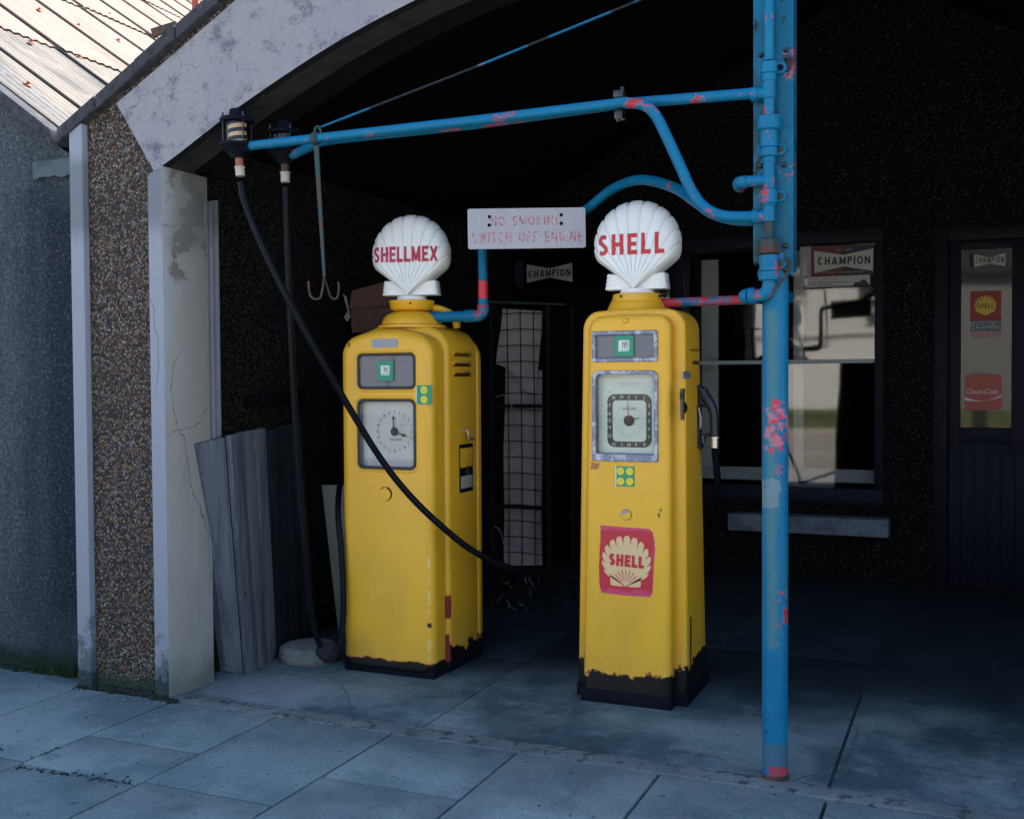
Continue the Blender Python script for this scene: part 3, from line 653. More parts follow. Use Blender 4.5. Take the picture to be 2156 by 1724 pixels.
# lower wall lighter patch of pebble dash below sill
# door
dd = MB(); dd.box(DR[0], DR[0] + .09, YB - .01, YB + .1, 0, 2.56); dd.box(DR[1] - .09, DR[1], YB - .01, YB + .1, 0, 2.56); dd.box(DR[0] + .09, DR[1] - .09, YB - .01, YB + .1, 2.47, 2.56)
dfr = mobj('door_frame', dd, 'navy', gb, 30, .003)
gx0, gx1, gz0, gz1 = -.085, .245, 1.14, 2.41
dd = MB(); y0, y1 = YB + .03, YB + .075
a, b_ = DR[0] + .094, DR[1] - .094
dd.box(a, gx0, y0, y1, 0, 2.466); dd.box(gx1, b_, y0, y1, 0, 2.466); dd.box(gx0, gx1, y0, y1, gz1, 2.466); dd.box(gx0, gx1, y0, y1, 1.03, gz0)
for k in range(9):
    x = a + (b_ - a) * k / 9; dd.box(x + .004, x + (b_ - a) / 9 - .004, y0 - .008, y0 - .001, .05, .98)
dd.box(gx0, gx1, y0, y1, 0, 1.03)
dr = mobj('door', dd, 'navy_lit', gb, 30, .002)
mb = MB(); mb.add([(gx0, YB + .05, gz0), (gx1, YB + .05, gz0), (gx1, YB + .05, gz1), (gx0, YB + .05, gz1)], [(0, 1, 2, 3)]); mobj('pane', mb, 'window_glass', dr)
mb = MB(); mb.tube([(b_ - .06, YB + .03, 1.02), (b_ - .06, YB - .03, 1.02)], .012); mb.tube([(b_ - .06, YB - .03, 1.02), (b_ - .17, YB - .03, 1.02)], .010); mobj('handle', mb, 'black_gloss', dr)
# workshop door leaf in the left opening, dark
mb = MB()
for k in range(6): mb.box(-3.58 + k * .145, -3.58 + k * .145 + .138, YB + .02, YB + .06, 0, 2.2)
mobj('workshop_door', mb, 'black_timber', gb, 30, .003)
fm = MB(); fm.box(-3.585, -2.72, YB, YB + .08, 2.2, 2.27); fm.box(-3.585, -2.72, YB, YB + .08, 2.56, 2.62); mobj('fanlight_frame', fm, 'black_timber', gb)
mb = MB(); mb.add([(-3.58, YB + .03, 2.27), (-2.72, YB + .03, 2.27), (-2.72, YB + .03, 2.56), (-3.58, YB + .03, 2.56)], [(0, 1, 2, 3)]); mobj('fanlight_pane', mb, 'dial_glass', gb)

# ============================================================ NEIGHBOURING BUILDING
nb = thing('neighbouring_building', 'roughcast building with a corrugated sheet roof, left of the pebble-dashed garage', 'building', (-4.6, 4.12, 0))
VX, VZ, SL = -4.17, 2.70, .68
zr = lambda x: VZ + SL * (VX - x)
lp = [(-13.6, -.02), (-4.055, -.02), (-4.055, 2.64), (VX, VZ - .07), (-12.0, zr(-12.0) - .07), (-13.6, zr(-12.0) - .6)]
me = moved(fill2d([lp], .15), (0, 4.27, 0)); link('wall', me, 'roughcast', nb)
mb = MB(); n_ = 10; xa, xb = -4.235, -12.0
for k in range(n_):
    x0, x1 = xa + (xb - xa) * k / n_, xa + (xb - xa) * (k + 1) / n_
    mb.hexa([(x1 + .004, 4.03, zr(x1) - .055), (x0, 4.03, zr(x0) - .055), (x0, 4.40, zr(x0) - .055), (x1 + .004, 4.40, zr(x1) - .055), (x1 + .004, 4.03, zr(x1) + .02), (x0, 4.03, zr(x0) + .02), (x0, 4.40, zr(x0) + .02), (x1 + .004, 4.40, zr(x1) + .02)])
mobj('coping', mb, 'dark_coping', nb, 30, .008)
# ragged cement fillet under the coping and at the valley
lo = []; hi = []
for k in range(40):
    x = -4.43 + .373 * k / 39; t = k / 39
    top = min(zr(x) - .062, 2.63); bot = min(top - .012, 2.545) - .016 * noise.noise((x * 20, 1, 0)) - .03 * noise.noise((x * 7, 4, 0)); lo.append((x, bot)); hi.append((x, top))
me = moved(fill2d([lo + hi[::-1]], .012), (0, 4.108, 0)); link('cement_fillet', me, 'cement', nb)
# roof sheets, corrugations run down the slope
def sheet(mb, y0, y1, xa, xb, lift, mi, seed):
    ny = int((y1 - y0) / .0125); rr = random.Random(seed); ed = [rr.uniform(-.012, .012) for _ in range(3)]
    sl_ = Vector((-1, 0, SL)).normalized(); nn = Vector((SL, 0, 1)).normalized(); vs = []; fs = []
    Lh = (xa - xb); nx = 7
    for j in range(ny + 1):
        y = y0 + (y1 - y0) * j / ny; wv = 0.0048 * math.cos(2 * math.pi * (y - y0) / .073)
        for i in range(nx):
            x = xa - Lh * i / (nx - 1) + (ed[0] if i == 0 else 0)
            p_ = Vector((x, y, zr(x))) + nn * (lift + wv + .007 * (1 - i / (nx - 1)) + .015 * (1 - j / ny) + .004 * noise.noise((x, y, seed)))
            vs.append(p_)
    for j in range(ny):
        for i in range(nx - 1): a = j * nx + i; fs.append((a, a + nx, a + nx + 1, a + 1))
    for j in range(ny):       # front lip thickness
        a = j * nx; p_, q_ = vs[a] - nn * .004, vs[a + nx] - nn * .004
        vs += [p_, q_]; fs.append((a, len(vs) - 2, len(vs) - 1, a + nx))
    for i in range(nx - 1):   # side lip standing over the next sheet
        m0 = len(vs); vs += [vs[i] - nn * .012, vs[i + 1] - nn * .012]; fs.append((i, i + 1, m0 + 1, m0))
    mb.add(vs, fs, mi)
mb = MB(); sd_ = 0; mb2 = MB()
for ci, (xa, xb) in enumerate(((-4.13, -5.80), (-5.70, -7.3), (-7.2, -8.9), (-8.8, -10.5), (-10.4, -12.1))):
    for k in range(19):
        y0 = 4.10 - .285 + .85 * k; sd_ += 1
        if y0 + .9 < 4.2: continue
        sheet(mb, max(4.12, y0), y0 + .90, xa, xb, .0 + .009 * ci, 0 if ci == 0 else 1, sd_)
mobj('roof', mb, ['asbestos_low', 'asbestos_high'], nb, 60)
roof = nb.children[-1]
rr = random.Random(5)
for xx in (-4.78, -5.62, -6.5, -7.4):
    for k in range(11):
        y = 4.36 + .425 * k + rr.uniform(-.04, .04); x = xx + rr.uniform(-.03, .03)
        if y > 8.4: continue
        nn = Vector((SL, 0, 1)).normalized(); c = Vector((x, y, zr(x))) + nn * .022
        bb = MB(); bb.lathe(c, [(.024, 0), (.022, .006), (.010, .009), (.009, .022), (.004, .026)], 10, nn); mobj('roof_bolt', bb, 'rust_bolt', roof)
# far side slope
mb = MB(); mb.hexa([(-13.7, 4.12, zr(-12.0) - 1.0), (-12.0, 4.12, zr(-12.0)), (-12.0, 20.2, zr(-12.0)), (-13.7, 20.2, zr(-12.0) - 1.0), (-13.7, 4.12, zr(-12.0) - .96), (-12.0, 4.12, zr(-12.0) + .03), (-12.0, 20.2, zr(-12.0) + .03), (-13.7, 20.2, zr(-12.0) - .96)]); mobj('rear_roof_slope', mb, 'asbestos_low', nb)
mb = MB(); mb.box(-13.6, -13.4, 4.42, 20.2, -.02, 4.2); mb.box(-13.6, -4.06, 20.0, 20.2, -.02, 2.6); mobj('rear_wall', mb, 'roughcast', nb)
# valley gutter
mb = MB(); mb.box(-4.17, -4.10, 4.13, 16.5, 2.60, 2.66); mobj('valley_gutter', mb, 'cement', nb)
# rusty flat bracket and red post above the coping
q4 = [P(*Z_, 3.97) for Z_ in ((316, 61), (370, 44), (370, 54), (322, 81))]
mb = MB(); mb.hexa([q4[3], q4[2], q4[2] + Vector((0, .012, 0)), q4[3] + Vector((0, .012, 0)), q4[0], q4[1], q4[1] + Vector((0, .012, 0)), q4[0] + Vector((0, .012, 0))])
o = mobj('metal_bracket', mb, 'rusty_metal', None, 30, .002); settle(o); tag(o, 'flat rusty metal bracket sticking out over the sloping roof coping', 'bracket')
c = P(412, 22, 4.6)
mb = MB(); mb.tube([(c.x, 4.6, 2.8), (c.x, 4.6, c.z + .8)], .019, 12); o = mobj('vent_pipe', mb, 'red_post', None); settle(o); tag(o, 'thin red oxide vent pipe rising behind the coping at the top edge', 'pipe')

# ============================================================ PUMP HELPERS
def Z5(a, b_): return ((900 + a * .37123) / 1.3915, (800 + b_ * .37123) / 1.3915)      # reading positions taken from enlargements
def Z6(a, b_): return ((1600 + a * .37123) / 1.3915, (800 + b_ * .37123) / 1.3915)
def Zd(a, b_): return ((1600 + a * .37123) / 1.3915, (1400 + b_ * .37123) / 1.3915)
def Za(a, b_): return ((900 + a * .37123) / 1.3915, (1400 + b_ * .37123) / 1.3915)
def Z1(a, b_): return (a * .46404 / 1.3915, b_ * .46404 / 1.3915)
def Z3(a, b_): return ((2000 + a * .46404) / 1.3915, b_ * .46404 / 1.3915)
def Z7(a, b_): return ((2200 + a * .37123) / 1.3915, (700 + b_ * .37123) / 1.3915)
def plate(name, p0, p1, Y, m_, parent, th=.0015, r=.002, wob=0, seed=0):
    """thin flat plate between two corner readings, facing the street at depth Y"""
    a, b_ = P(*p0, Y), P(*p1, Y)
    lp = rrect(min(a.x, b_.x), max(a.x, b_.x), min(a.z, b_.z), max(a.z, b_.z), r, 4)
    me = moved(fill2d([lp], th / 2), (0, Y - th / 2, 0)); return link(name, me, m_, parent)
def word(name, txt, c, w_, h_, Y, m_, parent, fat=0, space=1.0, ext=.001, ital=0, rot=0):
    me = textmesh(txt, w_, h_, ext, fat, space, ital)
    if rot: me.transform(Matrix.Rotation(rot, 4, 'Y'))
    return link(name, moved(me, (c[0], Y, c[1])), m_, parent)
def scribble(name, c, w_, h_, Y, m_, parent, seed):
    """print too worn to read: a broken row of short strokes"""
    rr_ = random.Random(seed); mb = MB(); x = -w_ / 2
    while x < w_ / 2 - h_ * .5:
        if rr_.random() < .16: x += h_ * .7; continue
        k = h_ * rr_.uniform(.12, .22); z0 = c[1] - h_ / 2; t = rr_.uniform(-.3, .3) * h_
        mb.add([(c[0] + x, Y, z0), (c[0] + x + k, Y, z0), (c[0] + x + k + t, Y, z0 + h_), (c[0] + x + t, Y, z0 + h_)], [(0, 1, 2, 3)])
        if rr_.random() < .7:
            zz = z0 + h_ * rr_.choice((0, .4, .82)); mb.add([(c[0] + x, Y - .0001, zz), (c[0] + x + h_ * .5, Y - .0001, zz), (c[0] + x + h_ * .5, Y - .0001, zz + h_ * .18), (c[0] + x, Y - .0001, zz + h_ * .18)], [(0, 1, 2, 3)])
        x += h_ * .72
    return mobj(name, mb, m_, parent)
def disc2(r, n=24, cx_=0, cz_=0): return [(cx_ + r * math.cos(2 * math.pi * k / n), cz_ + r * math.sin(2 * math.pi * k / n)) for k in range(n)]
def cog(r, cx_, cz_, t=8, n=64): return [(cx_ + (r * (1 - .14 * (.5 - .5 * math.cos(t * 2 * math.pi * k / n)))) * math.cos(2 * math.pi * k / n), cz_ + (r * (1 - .14 * (.5 - .5 * math.cos(t * 2 * math.pi * k / n)))) * math.sin(2 * math.pi * k / n)) for k in range(n)]

# ---- block lettering built from strokes (unit height, stroke centre lines)
def arc(cx_, cz_, rx, rz, a0, a1, n=12): return [(cx_ + rx * math.cos(R(a0 + (a1 - a0) * k / n)), cz_ + rz * math.sin(R(a0 + (a1 - a0) * k / n))) for k in range(n + 1)]
def glyph(ch, t):
    h_ = t / 2
    if ch == 'S': w_ = .56; r_ = (1 - t) / 4; return w_, [[(w_ - h_ * .9, 1 - h_ - .03)] + arc(w_ / 2, 1 - h_ - r_, w_ / 2 - h_, r_, 60, 200, 9)[0:] + [(w_ * .38, .56), (w_ * .62, .44)] + arc(w_ / 2, h_ + r_, w_ / 2 - h_, r_, 20, -120, 9) + [(h_ * .9, h_ + .04)]]
    if ch == 'H': w_ = .66; return w_, [[(h_, 0), (h_, 1)], [(w_ - h_, 0), (w_ - h_, 1)], [(h_, .5), (w_ - h_, .5)]]
    if ch == 'E': w_ = .54; return w_, [[(h_, 0), (h_, 1)], [(0, 1 - h_), (w_, 1 - h_)], [(0, h_), (w_, h_)], [(0, .5), (w_ * .92, .5)]]
    if ch == 'F': w_ = .52; return w_, [[(h_, 0), (h_, 1)], [(0, 1 - h_), (w_, 1 - h_)], [(0, .5), (w_ * .9, .5)]]
    if ch == 'L': w_ = .52; return w_, [[(h_, 0), (h_, 1)], [(0, h_), (w_, h_)]]
    if ch == 'M': w_ = .80; return w_, [[(h_, 0), (h_, 1)], [(w_ - h_, 0), (w_ - h_, 1)], [(h_ * .9, 1), (w_ / 2, .12)], [(w_ - h_ * .9, 1), (w_ / 2, .12)]]
    if ch == 'N': w_ = .70; return w_, [[(h_, 0), (h_, 1)], [(w_ - h_, 0), (w_ - h_, 1)], [(h_, 1), (w_ - h_, 0)]]
    if ch == 'X': w_ = .70; return w_, [[(h_, 0), (w_ - h_, 1)], [(h_, 1), (w_ - h_, 0)]]
    if ch == 'I': w_ = t; return w_, [[(h_, 0), (h_, 1)]]
    if ch == 'A': w_ = .76; return w_, [[(h_, 0), (w_ / 2, 1)], [(w_ - h_, 0), (w_ / 2, 1)], [(w_ * .24, .27), (w_ * .76, .27)]]
    if ch == 'C': w_ = .66; return w_, [arc(w_ / 2, .5, w_ / 2 - h_, .5 - h_, 48, 312, 20)]
    if ch == 'O': w_ = .74; return w_, [arc(w_ / 2, .5, w_ / 2 - h_, .5 - h_, 0, 360, 26)]
    if ch == 'P': w_ = .56; return w_, [[(h_, 0), (h_, 1)], [(h_, 1 - h_), (w_ * .55, 1 - h_)] + arc(w_ * .55, .72, w_ * .45 - h_, .28 - h_, 80, -80, 10) + [(w_ * .55, .44 + h_), (h_, .44 + h_)]]
    if ch == 'K': w_ = .62; return w_, [[(h_, 0), (h_, 1)], [(h_, .38), (w_ - h_, 1)], [(w_ * .36, .52), (w_ - h_, 0)]]
    if ch == 'T': w_ = .58; return w_, [[(w_ / 2, 0), (w_ / 2, 1)], [(0, 1 - h_), (w_, 1 - h_)]]
    if ch == 'W': w_ = .92; return w_, [[(h_, 1), (w_ * .27, 0)], [(w_ / 2, .9), (w_ * .27, 0)], [(w_ / 2, .9), (w_ * .73, 0)], [(w_ - h_, 1), (w_ * .73, 0)]]
    if ch == 'G': w_ = .70; return w_, [arc(w_ / 2, .5, w_ / 2 - h_, .5 - h_, 48, 330, 20), [(w_ * .5, .45), (w_, .45)], [(w_ - h_, .45), (w_ - h_, .12)]]
    if ch == '1': w_ = .30; return w_, [[(w_ - h_, 0), (w_ - h_, 1)], [(w_ - h_, .96), (0, .76)]]
    if ch == '9': w_ = .52; return w_, [arc(w_ / 2, .70, w_ / 2 - h_, .30 - h_, 0, 360, 20), [(w_ - h_, .70), (w_ - h_, .35)] + arc(w_ / 2, .35, w_ / 2 - h_, .35 - h_, 0, -150, 12)]
    if ch == '3': w_ = .52; return w_, [arc(w_ / 2, .74, w_ / 2 - h_, .26 - h_, 150, -80, 12), arc(w_ / 2, .28, w_ / 2 - h_, .28 - h_, 80, -150, 12)]
    if ch == '5': w_ = .52; return w_, [[(w_, 1 - h_), (h_, 1 - h_)], [(h_, 1), (h_, .5)], arc(w_ / 2, .31, w_ / 2 - h_, .31 - h_, 130, -150, 14)]
    return .4, []
def blockmesh(txt, tw, th, t=.2, gap=.16, ext=.0, step=.0002):
    """bold lettering tw x th, centred, facing -y; strokes overlap with tiny depth steps"""
    x = 0; sts = []
    for ch in txt:
        w_, ss = glyph(ch, t); sts += [[(x + a, b_) for a, b_ in s_] for s_ in ss]; x += w_ + gap
    W_ = x - gap; sx_ = tw / W_; sz_ = th; mb = MB()
    for i, s_ in enumerate(sts):
        n = len(s_); lv = []
        for k in range(n):
            a = Vector(s_[max(0, k - 1)]); b_ = Vector(s_[min(n - 1, k + 1)])
            if n > 3 and k in (0, n - 1) and (Vector(s_[0]) - Vector(s_[-1])).length < 1e-4: a, b_ = Vector(s_[n - 2]), Vector(s_[1])
            d = (b_ - a).normalized(); q = Vector((-d.y, d.x)); m_ = 1.0
            if 0 < k < n - 1:
                d1 = (Vector(s_[k]) - a).normalized(); m_ = 1 / max(.6, abs(q.dot(Vector((-d1.y, d1.x)))))
            p_ = Vector(s_[k]); lv.append((p_ + q * t / 2 * m_, p_ - q * t / 2 * m_))
        y = -i % 4 * step; vs = []
        sub = 3 if n == 2 else 1; LV = []
        for k in range(n - 1):
            for j in range(sub): LV.append((lv[k][0].lerp(lv[k + 1][0], j / sub), lv[k][1].lerp(lv[k + 1][1], j / sub)))
        LV.append(lv[-1]); n = len(LV)
        clampz = lambda z: min(1, max(0, z))
        for a, b_ in LV:
            for v in (a, b_): vs.append(((v.x - W_ / 2) * sx_, -y, (clampz(v.y) - .5) * sz_))
        fs = [(2 * k + 1, 2 * k, 2 * k + 2, 2 * k + 3) for k in range(n - 1)]
        if ext:
            m0 = len(vs); vs += [(a, ext, c) for a, b_, c in vs]
            fs += [(2 * k, 2 * k + 2, m0 + 2 * k + 2, m0 + 2 * k) for k in range(n - 1)] + [(2 * k + 1, 2 * k + 3, m0 + 2 * k + 3, m0 + 2 * k + 1) for k in range(n - 1)] + [(0, 1, m0 + 1, m0), (2 * n - 2, 2 * n - 1, m0 + 2 * n - 1, m0 + 2 * n - 2)]
        mb.add(vs, fs)
    return mb.mesh()
def block(name, txt, c, w_, h_, Y, m_, parent, t=.2, gap=.16, rot=0):
    me = blockmesh(txt, w_, h_, t, gap)
    if rot: me.transform(Matrix.Rotation(rot, 4, 'Y'))
    return link(name, moved(me, (c[0], Y, c[1])), m_, parent)
# ---- scallop shape: radius from the hinge as a function of the angle
SR, SC_ = .211, .212
def scR(th, R_s=SR, C_s=SC_): return C_s * math.cos(th) + math.sqrt(max(0, R_s * R_s - (C_s * math.sin(th)) ** 2))
TMAX = R(55); LOB = 11.5 / 1
def sdepth(x, z, T=.082):
    r = math.hypot(x, z); th = math.atan2(x, z)
    if abs(th) > TMAX: return T * .4
    rho = min(1, r / scR(th)); return T * (1 - rho ** 9) ** .5 * (1 - (abs(th) / TMAX) ** 16) ** .5
def shell_globe(parent, cx_, cy_, zh, ang, txt, tw, thh, mat_l, fat, space, tx=0.0):
    nl, sub, nr = 11, 12, 26; T = .082; vs = []; fs = []
    na = nl * sub
    rhos = [1 - (1 - k / nr) ** 1.5 for k in range(nr + 1)]; rhos[0] = 0.0
    for side in (-1, 1):
        b_ = len(vs)
        for i in range(na + 1):
            t_ = i / na; th = -TMAX + 2 * TMAX * t_; u = (t_ * nl) % 1.0 if i < na else 1.0
            e = abs(2 * u - 1)
            rr_ = scR(th) * (1 - .030 * e ** 7)
            for rho in rhos:
                d_ = T * (1 - min(1, rho) ** 9) ** .5 * (1 - (abs(th) / TMAX) ** 16) ** .5 * (1 + .14 * (1 - rho ** 2))
                d_ += (.0030 * min(1, rho * 1.3) * (1 - e ** 3) - .0055 * e ** 16 * min(1, rho * 4)) * (1 - rho ** 12)
                bul = .012 * (1 - rho ** 2)
                vs.append((rr_ * rho * math.sin(th), side * (max(.0, d_) + bul * 0), rr_ * rho * math.cos(th)))
        w_ = nr + 1
        for i in range(na):
            for k in range(nr):
                a = b_ + i * w_ + k; q = (a, a + 1, a + 1 + w_, a + w_); fs.append(q if side < 0 else q[::-1])
    M_ = Matrix.Translation((cx_, cy_, zh)) @ Matrix.Rotation(ang, 4, 'Z')
    me = bpy.data.meshes.new('g'); me.from_pydata(vs, [], fs)
    bm = bmesh.new(); bm.from_mesh(me); bmesh.ops.remove_doubles(bm, verts=bm.verts, dist=.0004); bmesh.ops.recalc_face_normals(bm, faces=bm.faces); bm.to_mesh(me); bm.free()
    me.transform(M_); gl = link('globe', me, 'opal', parent, 60)
    # ribbed ears either side of the hinge
    er = MB()
    for s_ in (-1, 1):
        n_ = 22; A = []; 
        for k in range(n_ + 1):
            z = -.002 + .076 * k / n_; wob = .0022 * abs(math.sin(math.pi * 4 * k / n_)); xo = .148 - .010 * k / n_ + wob
            A.append((z, xo))
        V = []; F = []
        for z, xo in A:
            y_ = .052 + .0022 * abs(math.sin(math.pi * 4 * (z + .002) / .076))
            V += [(0, -y_ * .8, z), (s_ * xo * .6, -y_, z * .9), (s_ * (xo - .008), -y_ + .004, z), (s_ * xo, -y_ + .014, z), (s_ * xo, y_ - .014, z), (s_ * (xo - .008), y_ - .004, z), (0, y_ * .8, z)]
        for k in range(n_):
            for j in range(6): a = k * 7 + j; F.append((a, a + 1, a + 8, a + 7))
        F.append(tuple(range(7))); F.append(tuple(range(n_ * 7, n_ * 7 + 7)))
        er.add(V, F)
    me = er.mesh(); me.transform(M_); link('globe_ear', me, 'opal', gl, 50)
    me = blockmesh(txt, tw, thh, fat, space, .02, .0006)
    for v in me.vertices:
        x, z = v.co.x + tx, v.co.z + .207
        fr = v.co.y < .01
        q_ = sdepth(x, z) * (1 + .14 * (1 - min(1, math.hypot(x, z) / scR(math.atan2(x, z))) ** 2)); v.co = (x, (v.co.y - (q_ + .0045)) if fr else -(q_ - .02), z)
    me.transform(M_); link('lettering', me, mat_l, gl)
    return gl
def pecten2d(s, cx_, cz_, gap=.30, inner=.76, n=11, tm=R(62), rot=0):
    """flat scallop: outline with slits between the lobes"""
    out = [(0, 0)]
    Rs, Cs = s * .5, s * .50
    for i in range(n):
        a0, a1 = -tm + 2 * tm * i / n, -tm + 2 * tm * (i + 1) / n; da = (a1 - a0); g_ = da * gap / 2
        for k in range(9):
            t = k / 8; th = a0 + g_ + (da - 2 * g_) * t; rr_ = scR(th, Rs, Cs) * (1 - .07 * abs(2 * t - 1) ** 4); out.append((rr_ * math.sin(th), rr_ * math.cos(th)))
        if i < n - 1: th = a1; rr_ = scR(th, Rs, Cs) * inner; out.append((rr_ * math.sin(th), rr_ * math.cos(th)))
    out = [(x * math.cos(rot) + z * math.sin(rot), -x * math.sin(rot) + z * math.cos(rot)) for x, z in out]
    return [(cx_ + x, cz_ + z) for x, z in out][::-1]
def framed_window(root, lo, li, Y, fm, back, depth, frame_out=.006, gl='dial_glass', nm='dial'):
    f = link(nm + '_frame', ringframe(lo, li, Y - frame_out, Y + .004).mesh(), fm, root, 40)
    mb = MB(); n = len(li); vs = [(x, Y + .003, z) for x, z in li] + [(x, Y + depth, z) for x, z in li]
    mb.add(vs, [(k, (k + 1) % n, n + (k + 1) % n, n + k) for k in range(n)]); mobj('reveal', mb, 'panel_grey', f, 40)
    link('glass', moved(fill2d([li]), (0, Y - .001, 0)), gl, f)
    bk = link(nm + '_plate', moved(fill2d([inset(li, -.001)]), (0, Y + depth - .001, 0)), back, root)
    return f, bk

# ============================================================ PUMP A (older, square shouldered)
FA = 4.73; AX = -2.730
pa = thing('petrol_pump', 'yellow petrol pump with square shoulders and round dial, black hose hanging across its front', 'petrol pump', (AX, 5.01, 0))
outA = rrect(-3.005, -2.472, .004, 1.700, .068, 7, cz=.062)
wa1o, wa1i = rrect(-2.901, -2.563, 1.457, 1.640, .030, 6), rrect(-2.888, -2.576, 1.470, 1.627, .020, 6)
wa2o, wa2i = rrect(-2.903, -2.563, 1.050, 1.408, .034, 6), rrect(-2.889, -2.577, 1.064, 1.394, .022, 6)
def ccw(l_): return l_
sb = slab(outA, FA, 4.868, .042, .014, capf=False)
cap = moved(fill2d([sb.front, wa1i, wa2i]), (0, FA, 0))
fp = link('front_panel', join([sb.mesh(), cap]), 'yellow_a_front', pa, 40)
# pressed lips around the two windows
for o_, i_ in ((inset(wa1o, -.016), wa1o), (inset(wa2o, -.016), wa2o)):
    mb = MB(); n = len(o_); mid = inset(o_, .006)
    vs = [(x, FA + .001, z) for x, z in o_] + [(x, FA - .0055, z) for x, z in mid] + [(x, FA - .0045, z) for x, z in inset(mid, .005)] + [(x, FA + .001, z) for x, z in i_]
    mb.add(vs, [(i * n + k, i * n + (k + 1) % n, (i + 1) * n + (k + 1) % n, (i + 1) * n + k) for i in range(3) for k in range(n)]); mobj('pressed_lip', mb, 'yellow_top', fp, 60)
outA2 = rrect(-3.000, -2.455, .004, 1.728, .072, 7, cz=.072)
link('seam_insert', slab(inset(outA, .011), 4.858, 4.890, .001, 0, seg=1).mesh(), 'base_black', pa, 40)  # black slab added in the panel gap so the seam reads dark
sb = slab(outA2, 4.872, 5.222, .030, .020, seg=5); link('body', sb.mesh(), 'yellow_a_side', pa, 40)
sb = slab(rrect(-2.998, -2.453, .004, 1.70, .08, 7, cz=.06), 5.226, 5.290, .012, .030, seg=5); link('rear_panel', sb.mesh(), 'yellow_a_side', pa, 40)
mb = MB(); mb.box(-3.002, -2.475, 4.736, 4.866, 0, .050); mb.box(-2.996, -2.460, 4.868, 5.284, 0, .049); mobj('plinth', mb, 'base_black', pa, 30, .006)
# upper window with price sticker
f1, _ = framed_window(pa, wa1o, wa1i, FA, 'gasket', 'panel_grey', .010, nm='price_window')
gs = plate('price_sticker', Z5(553, 697), Z5(680, 848), FA - .003, 'green_sticker', pa)
plate('number_card', Z5(580, 730), Z5(650, 794), FA - .0045, 'sticker_white', gs, .001)
plate('underline', Z5(582, 799), Z5(648, 806), FA - .0045, 'sticker_white', gs, .001)
c = P(*Z5(623, 763), FA); block('lettering', '193', (c.x + .002, c.z), .027, .026, FA - .006, 'ink', gs, .15, .16)
# lower window: dial
f2, bk = framed_window(pa, wa2o, wa2i, FA, 'gasket', 'dial_a', .034, nm='dial')
YD = FA + .032
c0 = P(*Z5(690, 1250), YD)
for k in range(20):
    a = R(18 * k - 0); rr_ = .099; s_ = str(k); c_ = (c0.x + rr_ * math.sin(a), c0.z + rr_ * math.cos(a))
    word('numeral', s_, c_, .0075 if len(s_) == 1 and s_ != '1' else (.003 if s_ == '1' else .013), .0165, YD - .001, 'ink_soft', bk, 0, .95, 0)
word('lettering', 'GALLONS', (c0.x + .006, c0.z - .040), .074, .0125, YD - .001, 'ink_soft', bk, .0, 1.0, 0)
scribble('small_print', (c0.x + .050, c0.z + .032), .036, .006, YD - .001, 'ink_soft', bk, 1)
mb = MB(); mb.lathe((c0.x, YD, c0.z), [(.022, 0), (.022, .004), (.017, .007)], 24, (0, -1, 0)); hub = mobj('dial_hub', mb, 'dial_dark', bk)
def hand(a, ln, w0, w1, parent, Y, ball=None, m_='dial_dark'):
    d = Vector((math.sin(a), 0, math.cos(a))); n_ = Vector((d.z, 0, -d.x)); c_ = Vector((c0x, Y, c0z)); mb = MB()
    q = [c_ + n_ * w0, c_ - n_ * w0, c_ + d * ln - n_ * w1, c_ + d * ln + n_ * w1]
    mb.hexa(q + [v + Vector((0, -.0012, 0)) for v in q])
    if ball: mb.lathe(c_ + d * ball[0], [(ball[1], 0), (ball[1], .0016)], 14, (0, -1, 0))
    mobj('pointer', mb, m_, parent)
c0x, c0z = c0.x, c0.z
hand(R(108), .077, .0035, .0016, bk, YD - .008, (.058, .0085)); hand(R(-2), .080, .0035, .002, bk, YD - .010, (.068, .007))
# badge, key cover, side sticker
badge = link('maker_badge', moved(fill2d([rrect(P(*Z5(507, 520), FA).x, P(*Z5(717, 520), FA).x, P(*Z5(600, 589), FA).z, P(*Z5(600, 520), FA).z, .0180, 6)], .0015), (0, FA - .0015, 0)), 'plate_grey', pa, 30)
for k in range(9):
    mb = MB(); xx = P(*Z5(545 + k * 16, 553), FA).x; zz = P(*Z5(600, 553), FA).z; hh = .0045 + .001 * (k % 2)
    mb.box(xx - .0016, xx + .0016 + .001 * (k % 3), FA - .0042, FA - .003, zz - hh, zz + hh)
c = P(*Za(620, 125), FA)
mb = MB(); mb.lathe((c.x, FA + .001, c.z), [(.037, 0), (.037, .002)], 30, (0, -1, 0)); kc = mobj('key_cover', mb, 'base_black', pa, 30)
mb = MB(); mb.lathe((c.x - .003, FA, c.z - .003), [(.033, 0), (.033, .005), (.031, .0075)], 30, (0, -1, 0)); mobj('cover_disc', mb, 'yellow_top', kc, 30)
mb = MB(); mb.lathe((c.x + .001, FA - .002, c.z + .0315), [(.005, 0), (.004, .004)], 12, (0, -1, 0)); mobj('rivet', mb, 'steel', kc, 30)
